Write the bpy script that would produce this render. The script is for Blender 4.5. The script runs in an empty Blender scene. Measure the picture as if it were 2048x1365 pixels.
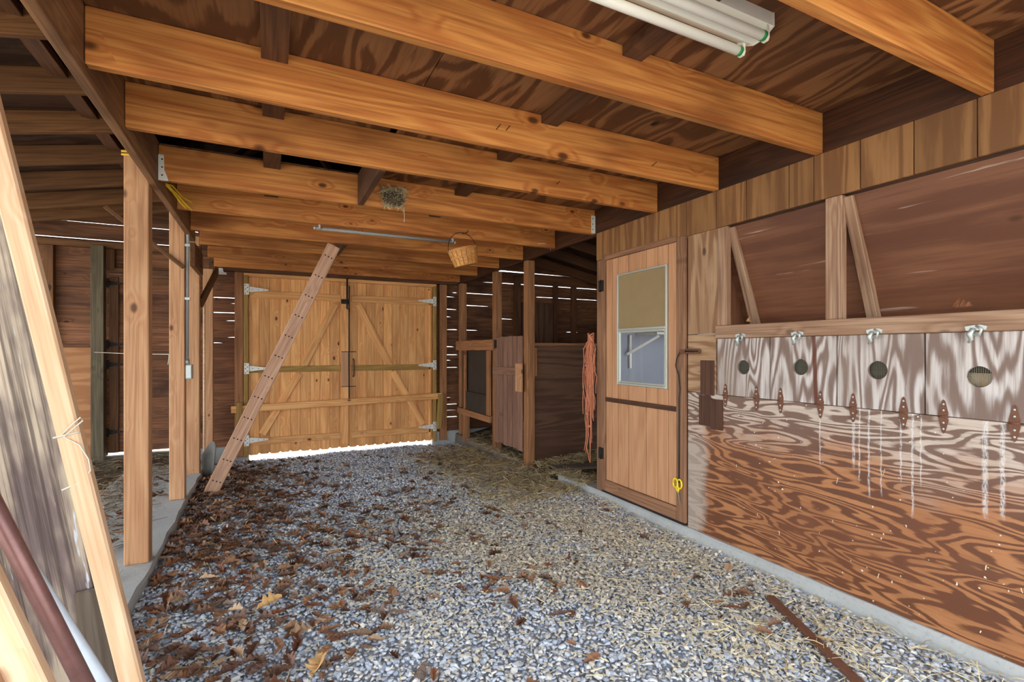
import bpy, bmesh, math, random
import numpy as np
from mathutils import Vector, Matrix
random.seed(7)
rng = np.random.default_rng(11)
SC = bpy.context.scene
COL = SC.collection
PI = math.pi

# ------------------------------------------------------------------ camera, sky, sun, exposure
cam_d = bpy.data.cameras.new('camera')
cam = bpy.data.objects.new('camera', cam_d)
COL.objects.link(cam)
cam_d.sensor_width = 36.0
cam_d.lens = 993.0 / 2048.0 * 36.0
cam_d.shift_y = 19.5 / 2048.0
cam_d.clip_start = 0.02
cam.location = (0.0, 0.0, 1.25)
cam.rotation_euler = (PI / 2, 0.0, -math.atan2(489.0, 993.0))
SC.camera = cam

wd = bpy.data.worlds.new('sky')
SC.world = wd
wd.use_nodes = True
bg = wd.node_tree.nodes['Background']
bg.inputs['Color'].default_value = (0.86, 0.93, 1.0, 1)
bg.inputs['Strength'].default_value = 1.0

sun_d = bpy.data.lights.new('sun', 'SUN')
sun = bpy.data.objects.new('sun', sun_d)
COL.objects.link(sun)
sun_d.energy = 3.0
sun_d.angle = 0.01
sun_d.color = (1.0, 0.94, 0.84)
sun.rotation_euler = Vector((-0.28, -0.5, -1.0)).to_track_quat('-Z', 'Y').to_euler()

SC.view_settings.view_transform = 'Standard'
SC.view_settings.look = 'None'
SC.view_settings.gamma = 1.0
SC.view_settings.use_curve_mapping = False
SC.view_settings.exposure = 2.3
SC.cycles.max_bounces = 9
SC.cycles.diffuse_bounces = 6
SC.cycles.glossy_bounces = 4
SC.cycles.transparent_max_bounces = 12
SC.cycles.sample_clamp_indirect = 6.0
SC.cycles.use_adaptive_sampling = True
SC.cycles.adaptive_threshold = 0.04

# ------------------------------------------------------------------ node helpers and materials
def lin(r, g, b):
    def f(c):
        c /= 255.0
        return c / 12.92 if c <= 0.04045 else ((c + 0.055) / 1.055) ** 2.4
    return (f(r), f(g), f(b), 1.0)

class NT:
    def __init__(self, name):
        self.m = bpy.data.materials.new(name)
        self.m.use_nodes = True
        self.t = self.m.node_tree
        self.bsdf = self.t.nodes['Principled BSDF']
        self.out = self.t.nodes['Material Output']
    def n(self, ty, **kw):
        nd = self.t.nodes.new(ty)
        for k, v in kw.items():
            setattr(nd, k, v)
        return nd
    def put(self, sock, v):
        if isinstance(v, bpy.types.NodeSocket):
            self.t.links.new(v, sock)
        else:
            sock.default_value = v
    def math(self, op, a, b=0.0, c=None, clamp=False):
        nd = self.n('ShaderNodeMath', operation=op, use_clamp=clamp)
        self.put(nd.inputs[0], a); self.put(nd.inputs[1], b)
        if c is not None: self.put(nd.inputs[2], c)
        return nd.outputs[0]
    def vmath(self, op, a, b):
        nd = self.n('ShaderNodeVectorMath', operation=op)
        self.put(nd.inputs[0], a); self.put(nd.inputs[1], b)
        return nd.outputs[0]
    def step(self, x, lo, hi, a=0.0, b=1.0):
        nd = self.n('ShaderNodeMapRange', interpolation_type='SMOOTHSTEP')
        self.put(nd.inputs[0], x)
        nd.inputs[1].default_value = lo; nd.inputs[2].default_value = hi
        nd.inputs[3].default_value = a; nd.inputs[4].default_value = b
        return nd.outputs[0]
    def noise(self, vec, scale=1.0, detail=2.0, rough=0.5, dist=0.0):
        nd = self.n('ShaderNodeTexNoise')
        self.put(nd.inputs['Vector'], vec)
        nd.inputs['Scale'].default_value = scale; nd.inputs['Detail'].default_value = detail
        nd.inputs['Roughness'].default_value = rough; nd.inputs['Distortion'].default_value = dist
        return nd.outputs[0]
    def mix(self, f, a, b, mode='MIX'):
        nd = self.n('ShaderNodeMix', data_type='RGBA', blend_type=mode)
        self.put(nd.inputs[0], f); self.put(nd.inputs[6], a); self.put(nd.inputs[7], b)
        return nd.outputs[2]
    def hsv(self, col, h=0.5, s=1.0, v=1.0):
        nd = self.n('ShaderNodeHueSaturation')
        self.put(nd.inputs['Hue'], h); self.put(nd.inputs['Saturation'], s); self.put(nd.inputs['Value'], v)
        self.put(nd.inputs['Color'], col)
        return nd.outputs[0]
    def bump(self, h, strength=0.3, dist=0.004):
        nd = self.n('ShaderNodeBump')
        nd.inputs['Strength'].default_value = strength; nd.inputs['Distance'].default_value = dist
        self.put(nd.inputs['Height'], h)
        self.t.links.new(nd.outputs[0], self.bsdf.inputs['Normal'])
    def fin(self, col, rough=0.7, metal=0.0, spec=0.35):
        self.put(self.bsdf.inputs['Base Color'], col)
        self.put(self.bsdf.inputs['Roughness'], rough)
        self.put(self.bsdf.inputs['Metallic'], metal)
        self.bsdf.inputs['Specular IOR Level'].default_value = spec
        return self.m
    def objvec(self):
        tc = self.n('ShaderNodeTexCoord')
        oi = self.n('ShaderNodeObjectInfo')
        r = oi.outputs['Random']
        cx = self.n('ShaderNodeCombineXYZ')
        self.put(cx.inputs[0], self.math('MULTIPLY', r, 61.0))
        self.put(cx.inputs[1], self.math('MULTIPLY', r, 37.0))
        self.put(cx.inputs[2], self.math('MULTIPLY', r, 23.0))
        return self.vmath('ADD', tc.outputs['Object'], cx.outputs[0]), r

def lumber(name, light, mid, dark, knots=1.0, blotch=0.5, rough=0.62, var=0.18, fine=0.55, spec=0.3, knotcol=None, kp=0.66):
    k = NT(name)
    v, r = k.objvec()
    vo = k.n('ShaderNodeTexVoronoi', feature='F1')
    k.put(vo.inputs['Vector'], k.vmath('MULTIPLY', v, (4.6, 0.4, 8.0)))
    vo.inputs['Scale'].default_value = 1.0
    d = vo.outputs['Distance']
    sc = k.n('ShaderNodeSeparateColor'); k.put(sc.inputs[0], vo.outputs['Color'])
    some = k.math('GREATER_THAN', sc.outputs[0], kp)
    big = k.math('MULTIPLY_ADD', sc.outputs[1], 0.9, 0.55)
    dd = k.math('DIVIDE', d, big)
    kn = k.math('MULTIPLY', k.step(dd, 0.06, 0.14, 1.0, 0.0), some)
    halo = k.math('MULTIPLY', k.step(dd, 0.08, 0.42, 1.0, 0.0), some)
    n1 = k.noise(k.vmath('MULTIPLY', v, (0.45, 7.0, 7.0)), 1.0, 2.0, 0.5, 0.3)
    ph = k.math('ADD', k.math('MULTIPLY', n1, 9.0), k.math('MULTIPLY', halo, 1.3 * knots))
    w = k.math('MULTIPLY_ADD', k.math('SINE', k.math('MULTIPLY', ph, 6.283)), 0.5, 0.5)
    fi = k.noise(k.vmath('MULTIPLY', v, (2.2, 95.0, 95.0)), 1.0, 3.0, 0.6)
    bl = k.noise(k.vmath('MULTIPLY', v, (1.3, 4.5, 4.5)), 1.0, 3.0, 0.6)
    c = k.mix(k.math('MULTIPLY', w, 0.75), light, mid)
    c = k.mix(k.step(fi, 0.42, 0.72, 0.0, fine), c, dark)
    c = k.mix(k.step(bl, 0.45, 0.75, 0.0, blotch), c, dark)
    c = k.mix(k.math('MULTIPLY', halo, 0.35 * knots), c, mid)
    kc = knotcol or (dark[0] * 0.35, dark[1] * 0.3, dark[2] * 0.3, 1)
    c = k.mix(k.math('MULTIPLY', kn, 0.85 * knots), c, kc)
    vv = k.math('MULTIPLY_ADD', r, 2 * var, 1.0 - var)
    c = k.hsv(c, 0.5, 1.0, vv)
    k.bump(k.math('ADD', fi, k.math('MULTIPLY', w, 0.3)), 0.35, 0.002)
    return k.fin(c, rough, 0.0, spec)

def plywood(name, light, dark, freq=7.0, sx=0.9, sy=5.0, sharp=0.25, rough=0.6, knots=0.5, var=0.12, tone=None, fine=0.45, spec=0.3, scuff=0.0, streak=None):
    k = NT(name)
    v, r = k.objvec()
    n1 = k.noise(k.vmath('MULTIPLY', v, (sx, sy, sy)), 1.0, 1.5, 0.45, 0.5)
    vo = k.n('ShaderNodeTexVoronoi', feature='F1')
    k.put(vo.inputs['Vector'], k.vmath('MULTIPLY', v, (1.9, 3.4, 3.4)))
    vo.inputs['Scale'].default_value = 1.0
    d = vo.outputs['Distance']
    halo = k.step(d, 0.06, 0.5, 1.0, 0.0)
    kn = k.step(d, 0.035, 0.07, 1.0, 0.0)
    jag = k.noise(k.vmath('MULTIPLY', v, (5.0, 55.0, 55.0)), 1.0, 3.0, 0.65)
    ph = k.math('ADD', k.math('MULTIPLY', n1, freq), k.math('MULTIPLY', halo, knots))
    ph = k.math('ADD', ph, k.math('MULTIPLY', jag, 0.55))
    w = k.math('MULTIPLY_ADD', k.math('SINE', k.math('MULTIPLY', ph, 6.283)), 0.5, 0.5)
    w = k.step(w, 0.5 - sharp, 0.5 + sharp)
    fi = k.noise(k.vmath('MULTIPLY', v, (3.0, 80.0, 80.0)), 1.0, 3.0, 0.6)
    bl = k.noise(k.vmath('MULTIPLY', v, (1.0, 2.0, 2.0)), 1.0, 3.0, 0.6)
    c = k.mix(w, light, dark)
    c = k.mix(k.step(fi, 0.40, 0.75, 0.0, fine), c, dark)
    c = k.mix(k.step(bl, 0.40, 0.75, 0.0, 0.7), c, tone or dark)
    c = k.mix(k.math('MULTIPLY', kn, min(1.0, knots * 1.6)), c, (dark[0] * 0.15, dark[1] * 0.15, dark[2] * 0.15, 1))
    if scuff:
        sf = k.noise(k.vmath('MULTIPLY', v, (1.6, 22.0, 22.0)), 1.0, 3.0, 0.6, 0.4)
        c = k.mix(k.step(sf, 0.64, 0.74, 0.0, scuff), c, lin(196, 176, 156))
    if streak is not None:
        tc = k.n('ShaderNodeTexCoord'); sx_ = k.n('ShaderNodeSeparateXYZ'); k.put(sx_.inputs[0], tc.outputs['Object'])
        dz = k.math('ABSOLUTE', k.math('SUBTRACT', k.math('ADD', sx_.outputs[2], k.math('MULTIPLY', sx_.outputs[0], 0.04)), streak))
        c = k.mix(k.step(dz, 0.006, 0.015, 0.95, 0.0), c, lin(96, 52, 34))
    c = k.hsv(c, 0.5, 1.0, k.math('MULTIPLY_ADD', r, 2 * var, 1.0 - var))
    return k.fin(c, rough, 0.0, spec)

def plain(name, col, rough=0.6, metal=0.0, spec=0.4, vary=0.15, scale=30.0, bump=0.0):
    k = NT(name)
    v, r = k.objvec()
    n1 = k.noise(v, scale, 3.0, 0.6)
    c = k.hsv(col, 0.5, 1.0, k.math('MULTIPLY_ADD', n1, 2 * vary, 1.0 - vary))
    if bump: k.bump(n1, bump, 0.003)
    return k.fin(c, rough, metal, spec)

M = {}
M['joist'] = lumber('joist_pine', lin(206, 138, 72), lin(172, 98, 46), lin(100, 50, 22), 1.0, 0.6, 0.5, 0.12, 0.45, kp=0.52)
M['joist_dark'] = lumber('dark_framing', lin(108, 70, 44), lin(86, 54, 34), lin(52, 32, 20), 0.6, 0.6, 0.7, 0.15)
M['post'] = lumber('post_fir', lin(206, 158, 116), lin(186, 134, 94), lin(134, 88, 56), 1.0, 0.3, 0.65, 0.05, 0.45, kp=0.58)
M['door_pine'] = lumber('door_pine', lin(240, 182, 116), lin(222, 152, 88), lin(156, 90, 46), 1.1, 0.4, 0.55, 0.14, 0.35, knotcol=lin(90, 40, 18), kp=0.5)
M['treated'] = lumber('treated_pine', lin(178, 142, 76), lin(156, 118, 58), lin(110, 80, 38), 0.6, 0.3, 0.6, 0.06)
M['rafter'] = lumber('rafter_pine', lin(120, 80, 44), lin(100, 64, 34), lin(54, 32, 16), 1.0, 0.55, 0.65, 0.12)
M['stallwood'] = lumber('stall_framing', lin(170, 118, 78), lin(144, 96, 60), lin(92, 58, 34), 0.7, 0.4, 0.65, 0.10)
M['gatewood'] = lumber('gate_boards', lin(150, 112, 92), lin(130, 94, 76), lin(88, 60, 48), 0.4, 0.4, 0.7, 0.10)
M['siding'] = lumber('barn_siding', lin(138, 92, 62), lin(106, 68, 45), lin(48, 28, 20), 1.0, 0.8, 0.75, 0.22, 0.6)
M['brace'] = lumber('brace_lumber', lin(206, 166, 138), lin(184, 140, 112), lin(140, 96, 72), 0.8, 0.3, 0.7, 0.05)
M['newpine'] = lumber('new_pine', lin(228, 192, 156), lin(210, 166, 126), lin(172, 122, 86), 0.8, 0.3, 0.6, 0.04, 0.4)
M['greyboard'] = lumber('grey_board', lin(120, 108, 94), lin(98, 84, 70), lin(64, 50, 40), 0.5, 0.5, 0.75, 0.05)
M['greenpost'] = lumber('aged_green_post', lin(104, 92, 70), lin(84, 74, 56), lin(52, 44, 32), 0.4, 0.5, 0.75, 0.05)
M['ledge'] = lumber('ledge_board', lin(176, 142, 114), lin(142, 104, 78), lin(92, 62, 44), 0.6, 0.5, 0.65, 0.05)
M['bandply'] = plywood('band_plywood', lin(150, 108, 66), lin(116, 78, 46), 5.0, 0.4, 8.0, 0.5, 0.6, 0.15, 0.08, lin(110, 74, 44))
M['deckply'] = plywood('deck_plywood', lin(146, 100, 62), lin(92, 56, 32), 7.0, 1.1, 3.6, 0.35, 0.6, 0.9, 0.10, lin(98, 62, 38))
M['binply'] = plywood('bin_plywood', lin(122, 80, 56), lin(98, 60, 42), 3.0, 0.4, 6.0, 0.5, 0.4, 0.3, 0.05, lin(86, 52, 38), 0.7, scuff=0.55)
M['leftply'] = plywood('stall_plywood', lin(176, 124, 80), lin(150, 98, 58), 5.0, 0.6, 5.0, 0.45, 0.6, 0.3, 0.05)
M['darkply'] = plywood('partition_plywood', lin(112, 80, 58), lin(84, 56, 40), 6.0, 0.5, 7.0, 0.45, 0.7, 0.2, 0.05)
M['hatchply'] = plywood('hatch_plywood', lin(204, 195, 188), lin(124, 102, 91), 9.0, 1.3, 7.5, 0.5, 0.6, 0.35, 0.05, lin(146, 126, 112), 0.6)
M['hatchstreak'] = plywood('hatch_plywood_streaked', lin(204, 195, 188), lin(124, 102, 91), 9.0, 1.3, 7.5, 0.5, 0.6, 0.35, 0.05, lin(146, 126, 112), 0.6, streak=0.07)
M['sideply'] = plywood('wall_panel_plywood', lin(190, 156, 120), lin(138, 100, 70), 8.0, 0.7, 7.0, 0.45, 0.6, 0.45, 0.05)
M['doorply'] = lumber('door_ply_boards', lin(200, 150, 110), lin(184, 132, 94), lin(154, 104, 70), 0.1, 0.35, 0.55, 0.05, 0.25)
M['doorframe'] = lumber('door_frame_wood', lin(156, 114, 84), lin(130, 92, 66), lin(90, 60, 42), 0.4, 0.5, 0.65, 0.06)
M['stain'] = lumber('dark_stain_board', lin(92, 60, 42), lin(72, 44, 30), lin(44, 26, 18), 0.3, 0.5, 0.6, 0.05)
M['rim'] = lumber('rim_beam', lin(84, 48, 26), lin(60, 33, 18), lin(30, 16, 9), 0.4, 0.7, 0.6, 0.06)
M['beam'] = lumber('aisle_beam', lin(150, 108, 72), lin(120, 82, 52), lin(70, 44, 28), 0.5, 0.6, 0.7, 0.05)

# big plywood sheet of the right wall: orange-brown flame grain, bleached grey above, white runs under the hatches
def flame_ply():
    k = NT('flame_plywood')
    g = k.n('ShaderNodeNewGeometry')
    p = g.outputs['Position']
    sp = k.n('ShaderNodeSeparateXYZ'); k.put(sp.inputs[0], p)
    y, z = sp.outputs[1], sp.outputs[2]
    n1 = k.noise(k.vmath('MULTIPLY', p, (1, 1.6, 9.5)), 1.0, 2.2, 0.42, 0.38)
    jag = k.noise(k.vmath('MULTIPLY', p, (1, 9.0, 60.0)), 1.0, 3.0, 0.65)
    ph = k.math('ADD', k.math('MULTIPLY', n1, 12.0), k.math('MULTIPLY', jag, 0.5))
    w = k.math('MULTIPLY_ADD', k.math('SINE', k.math('MULTIPLY', ph, 6.283)), 0.5, 0.5)
    w = k.step(w, 0.25, 0.75)
    fi = k.noise(k.vmath('MULTIPLY', p, (1, 6.0, 120.0)), 1.0, 3.0, 0.6)
    bl = k.noise(k.vmath('MULTIPLY', p, (1, 2.0, 3.0)), 1.0, 3.0, 0.6)
    a = k.mix(w, lin(174, 118, 76), lin(102, 63, 43))
    b = k.mix(w, lin(196, 178, 162), lin(118, 92, 78))
    a = k.mix(k.step(fi, 0.4, 0.75, 0.0, 0.35), a, lin(100, 58, 36))
    b = k.mix(k.step(fi, 0.4, 0.75, 0.0, 0.4), b, lin(110, 86, 72))
    hgt = k.math('ADD', z, k.math('MULTIPLY_ADD', bl, 0.5, -0.25))
    hgt = k.math('ADD', hgt, k.math('MULTIPLY', y, -0.06))
    m = k.step(hgt, 0.52, 0.82)
    # bleached corner strip next to the passage door
    ed = k.math('ADD', y, k.math('MULTIPLY_ADD', bl, 0.22, -0.11))
    ed = k.math('ADD', ed, k.math('MULTIPLY', z, 0.10))
    m = k.math('MAXIMUM', m, k.step(ed, 2.24, 2.34, 0.0, 0.85))
    a = k.mix(k.step(bl, 0.35, 0.7, 0.0, 0.45), a, lin(120, 72, 46))
    big = k.noise(k.vmath('MULTIPLY', p, (1, 1.1, 1.6)), 1.0, 3.0, 0.6)
    a = k.mix(k.step(big, 0.5, 0.75, 0.0, 0.5), a, lin(168, 124, 92))
    c = k.mix(m, a, b)
    c = k.mix(k.math('MULTIPLY', k.step(ed, 2.24, 2.34, 0.0, 0.75), k.step(z, 0.75, 0.6)), c, lin(168, 152, 138))
    # white runs with shapes of their own
    ragged = k.noise(k.vmath('MULTIPLY', p, (0, 220.0, 60.0)), 1.0, 3.0, 0.65)
    rag = k.step(ragged, 0.36, 0.56)
    wob = k.math('ADD', y, k.math('MULTIPLY_ADD', k.noise(k.vmath('MULTIPLY', p, (0, 0, 14.0)), 1.0, 2.0, 0.5), 0.02, -0.01))
    tot = None
    for y0, wd_, zl in ((1.527, 0.005, 0.70), (1.37, 0.009, 0.72), (1.345, 0.005, 0.66), (1.305, 0.006, 0.60), (1.255, 0.004, 0.62), (1.178, 0.005, 0.70), (1.135, 0.006, 0.56), (1.105, 0.004, 0.70), (0.898, 0.012, 0.63), (0.848, 0.010, 0.64), (0.60, 0.012, 0.6), (0.33, 0.01, 0.66)):
        dy = k.math('ABSOLUTE', k.math('SUBTRACT', wob, y0))
        q = k.math('MULTIPLY', k.step(dy, wd_ * 0.3, wd_, 1.0, 0.0), k.step(z, zl - 0.03, zl + 0.02))
        tot = q if tot is None else k.math('MAXIMUM', tot, q)
    c = k.mix(k.math('MULTIPLY', k.math('MULTIPLY', tot, rag), 0.45), c, lin(238, 238, 236))
    spk = k.noise(p, 46.0, 1.0, 0.5)
    c = k.mix(k.step(spk, 0.765, 0.79, 0.0, 0.9), c, lin(232, 222, 204))
    return k.fin(c, k.math('MULTIPLY_ADD', m, 0.2, 0.38), 0.0, 0.35)
M['flame'] = flame_ply()

def weathered():
    k = NT('weathered_timber')
    v, r = k.objvec()
    st = k.noise(k.vmath('MULTIPLY', v, (1.0, 60.0, 60.0)), 1.0, 4.0, 0.65, 0.2)
    bl = k.noise(k.vmath('MULTIPLY', v, (2.0, 8.0, 8.0)), 1.0, 4.0, 0.6)
    wh = k.noise(k.vmath('MULTIPLY', v, (3.0, 34.0, 34.0)), 1.0, 3.0, 0.6)
    c = k.mix(k.step(bl, 0.38, 0.62), lin(112, 96, 92), lin(188, 170, 148))
    c = k.mix(k.step(st, 0.45, 0.62, 0.0, 0.75), c, lin(66, 52, 48))
    c = k.mix(k.step(wh, 0.655, 0.685, 0.0, 0.85), c, lin(204, 208, 214))
    k.bump(k.math('ADD', st, k.math('MULTIPLY', bl, 0.6)), 0.7, 0.006)
    return k.fin(c, 0.8)
M['weathered'] = weathered()

def concrete(name, a, b):
    k = NT(name)
    g = k.n('ShaderNodeNewGeometry')
    n1 = k.noise(g.outputs['Position'], 4.0, 5.0, 0.65)
    n2 = k.noise(g.outputs['Position'], 60.0, 3.0, 0.6)
    c = k.mix(n1, a, b)
    c = k.mix(k.step(n2, 0.5, 0.8, 0.0, 0.3), c, lin(90, 88, 84))
    k.bump(n2, 0.4, 0.004)
    return k.fin(c, 0.85)
M['concrete'] = concrete('concrete', lin(190, 192, 190), lin(156, 156, 152))
M['dirtycon'] = concrete('dirty_concrete', lin(128, 116, 100), lin(96, 86, 74))

def stones():
    k = NT('gravel_stone')
    g = k.n('ShaderNodeNewGeometry')
    r = g.outputs['Random Per Island']
    oi = k.n('ShaderNodeObjectInfo')
    r = k.math('FRACT', k.math('ADD', r, oi.outputs['Random']))
    cr = k.n('ShaderNodeValToRGB')
    k.put(cr.inputs[0], r)
    e = cr.color_ramp.elements
    e[0].position = 0.0; e[0].color = lin(150, 158, 172)
    e[1].position = 1.0; e[1].color = lin(232, 230, 226)
    for pos, col in ((0.25, lin(184, 192, 206)), (0.5, lin(200, 208, 220)), (0.7, lin(214, 219, 226)), (0.85, lin(212, 206, 196))):
        x = e.new(pos); x.color = col
    n1 = k.noise(g.outputs['Position'], 130.0, 3.0, 0.6)
    c = k.hsv(cr.outputs[0], 0.5, 1.0, k.math('MULTIPLY_ADD', n1, 0.5, 0.72))
    return k.fin(c, 0.75, 0.0, 0.3)
M['stone'] = stones()

def island(name, cols, rough=0.7, val=0.25):
    k = NT(name)
    g = k.n('ShaderNodeNewGeometry')
    oi = k.n('ShaderNodeObjectInfo')
    r = k.math('FRACT', k.math('ADD', g.outputs['Random Per Island'], oi.outputs['Random']))
    cr = k.n('ShaderNodeValToRGB')
    k.put(cr.inputs[0], r)
    e = cr.color_ramp.elements
    n = len(cols)
    e[0].position = 0; e[0].color = cols[0]
    e[1].position = 1; e[1].color = cols[-1]
    for i in range(1, n - 1):
        x = e.new(i / (n - 1)); x.color = cols[i]
    n1 = k.noise(g.outputs['Position'], 90.0, 3.0, 0.6)
    c = k.hsv(cr.outputs[0], 0.5, 1.0, k.math('MULTIPLY_ADD', n1, 2 * val, 1 - val))
    return k.fin(c, rough, 0.0, 0.3)
M['leaf'] = island('dry_oak_leaf', [lin(78, 50, 38), lin(120, 78, 54), lin(104, 84, 74), lin(150, 104, 72), lin(120, 102, 92), lin(134, 82, 50), lin(190, 158, 126), lin(88, 62, 50), lin(160, 118, 84)])
M['paleleaf'] = island('pale_tan_leaf', [lin(206, 164, 108), lin(214, 176, 124)])
M['straw'] = island('straw', [lin(206, 188, 140), lin(232, 218, 178), lin(180, 160, 114), lin(240, 230, 202), lin(214, 194, 142)], 0.6)
M['hay'] = island('old_hay', [lin(150, 128, 92), lin(192, 170, 124), lin(116, 96, 68), lin(214, 194, 148), lin(164, 140, 98)], 0.7)
M['bedding'] = island('dark_bedding', [lin(112, 98, 76), lin(138, 120, 90), lin(84, 72, 56), lin(160, 142, 108), lin(98, 82, 62)], 0.8)
M['chips'] = island('wood_shavings', [lin(226, 218, 198), lin(242, 236, 220), lin(206, 192, 164), lin(232, 222, 196)], 0.7)
def dirt():
    k = NT('gravel_base')
    g = k.n('ShaderNodeNewGeometry')
    n1 = k.noise(g.outputs['Position'], 60.0, 4.0, 0.7)
    n2 = k.noise(g.outputs['Position'], 3.0, 3.0, 0.6)
    c = k.mix(n1, lin(130, 134, 142), lin(180, 184, 192))
    c = k.mix(k.step(n2, 0.5, 0.7, 0.0, 0.5), c, lin(96, 82, 66))
    k.bump(n1, 0.8, 0.01)
    return k.fin(c, 0.9)
M['base'] = dirt()
M['soil'] = concrete('stall_soil', lin(92, 78, 60), lin(64, 54, 42))
M['outside'] = concrete('sunlit_yard', lin(190, 186, 176), lin(170, 166, 158))
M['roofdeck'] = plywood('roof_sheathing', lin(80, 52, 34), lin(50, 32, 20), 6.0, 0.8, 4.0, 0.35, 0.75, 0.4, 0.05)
M['galv'] = plain('galvanized_steel', lin(186, 190, 184), 0.45, 0.6, 0.5, 0.15, 60)
M['whitesteel'] = plain('white_hinge', lin(226, 224, 214), 0.45, 0.1, 0.5, 0.06, 40)
M['enamel'] = plain('white_enamel', lin(244, 240, 226), 0.35, 0.0, 0.5, 0.03, 12)
M['tube'] = plain('frosted_tube', lin(252, 248, 236), 0.25, 0.0, 0.5, 0.02, 10)
M['greencap'] = plain('green_tube_end', lin(40, 140, 70), 0.4)
M['rust'] = plain('rusty_iron', lin(118, 80, 62), 0.75, 0.3, 0.3, 0.35, 70)
M['iron'] = plain('dark_iron', lin(46, 38, 34), 0.6, 0.4, 0.3, 0.25, 60)
M['pipe'] = plain('rusty_pipe', lin(128, 90, 84), 0.38, 0.35, 0.5, 0.35, 30)
M['pvc'] = plain('grey_pipe', lin(196, 204, 212), 0.4)
M['conduit'] = plain('grey_conduit', lin(150, 150, 148), 0.5, 0.1, 0.4, 0.08)
M['rope'] = plain('orange_twine', lin(202, 128, 96), 0.8, 0, 0.2, 0.3, 120)
M['twine'] = plain('pale_twine', lin(206, 196, 178), 0.8, 0, 0.2, 0.15, 200)
M['yellow'] = plain('yellow_plastic', lin(236, 206, 40), 0.4, 0, 0.5, 0.05)
M['blade'] = plain('scissor_steel', lin(190, 194, 198), 0.3, 0.8, 0.5, 0.05)
M['cable'] = plain('yellow_cable', lin(222, 178, 40), 0.5)
M['black'] = plain('black_cord', lin(34, 32, 32), 0.6)
M['rubber'] = plain('grey_rubber', lin(112, 108, 102), 0.8, 0, 0.2, 0.2, 20)
M['basket'] = lumber('basket_splint', lin(214, 156, 88), lin(192, 128, 66), lin(140, 84, 38), 0.0, 0.3, 0.6, 0.10)
M['wire'] = plain('wire_cloth', lin(120, 120, 104), 0.5, 0.6)
M['greywall'] = plain('grey_painted_wall', lin(150, 156, 168), 0.6, 0, 0.3, 0.06, 6)
M['whitepaint'] = plain('white_paint', lin(232, 230, 224), 0.5, 0, 0.4, 0.04)
M['alu'] = plain('aluminium_frame', lin(188, 190, 180), 0.4, 0.5, 0.5, 0.06)
M['screen'] = plain('tan_window_screen', lin(150, 128, 92), 0.8, 0, 0.2, 0.14, 9)
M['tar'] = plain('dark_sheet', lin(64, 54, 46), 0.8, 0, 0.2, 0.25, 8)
def glass():
    k = NT('window_glass')
    tr = k.n('ShaderNodeBsdfTransparent'); gl = k.n('ShaderNodeBsdfGlossy')
    gl.inputs['Roughness'].default_value = 0.03
    lw = k.n('ShaderNodeLayerWeight'); lw.inputs[0].default_value = 0.5
    mx = k.n('ShaderNodeMixShader')
    k.put(mx.inputs[0], k.math('MULTIPLY_ADD', k.math('POWER', lw.outputs['Facing'], 4.0), 0.5, 0.05)); k.t.links.new(tr.outputs[0], mx.inputs[1]); k.t.links.new(gl.outputs[0], mx.inputs[2])
    k.t.links.new(mx.outputs[0], k.out.inputs[0])
    return k.m
M['glass'] = glass()

# ------------------------------------------------------------------ object helpers
WM = {}                                                     # world matrices, for parenting
def reg(o, mw, parent=None):
    COL.objects.link(o)
    if parent is not None:
        o.parent = parent
        o.matrix_basis = WM[parent].inverted() @ mw
    else:
        o.matrix_basis = mw
    WM[o] = mw
    return o
def tag(o, label=None, cat=None, group=None, kind=None):
    if label: o['label'] = label
    if cat: o['category'] = cat
    if group: o['group'] = group
    if kind: o['kind'] = kind
    return o
def empty(name, loc, label=None, cat=None, group=None, kind=None):
    o = bpy.data.objects.new(name, None)
    o.empty_display_size = 0.05
    reg(o, Matrix.Translation(loc))
    return tag(o, label, cat, group, kind)
def mesh_obj(name, verts, faces, mat, parent=None, mw=None, smooth=False):
    me = bpy.data.meshes.new(name)
    me.from_pydata([tuple(v) for v in verts], [], faces)
    me.materials.append(M[mat])
    if smooth: me.shade_smooth()
    return reg(bpy.data.objects.new(name, me), mw or Matrix.Identity(4), parent)
def bm_obj(name, bm, mat, parent=None, mw=None, smooth=False):
    me = bpy.data.meshes.new(name)
    bm.to_mesh(me); bm.free()
    me.materials.append(M[mat])
    if smooth: me.shade_smooth()
    return reg(bpy.data.objects.new(name, me), mw or Matrix.Identity(4), parent)
BOX = {}
def boxmesh(L, w, t, mat, bev):
    key = (round(L, 3), round(w, 3), round(t, 3), mat, bev)
    if key not in BOX:
        bm = bmesh.new()
        bmesh.ops.create_cube(bm, size=1.0)
        bmesh.ops.scale(bm, vec=(L, t, w), verts=bm.verts)
        b = min(bev, 0.3 * min(L, w, t))
        if b > 0.0004:
            bmesh.ops.bevel(bm, geom=list(bm.edges), offset=b, segments=1, affect='EDGES', profile=0.5)
        me = bpy.data.meshes.new('board')
        bm.to_mesh(me); bm.free()
        me.materials.append(M[mat])
        BOX[key] = me
    return BOX[key]
def board(name, a, b, w, t, mat, parent=None, up=(0, 0, 1), bev=0.003):
    """A sawn board from a to b; w is its size along 'up', t its size across."""
    a, b = Vector(a), Vector(b)
    x = (b - a); L = x.length; x.normalize()
    z = Vector(up); z = (z - x * z.dot(x)).normalized()
    y = z.cross(x)
    mw = Matrix((x, y, z)).transposed().to_4x4()
    mw.translation = (a + b) / 2
    o = bpy.data.objects.new(name, boxmesh(L, w, t, mat, bev))
    return reg(o, mw, parent)
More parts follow.
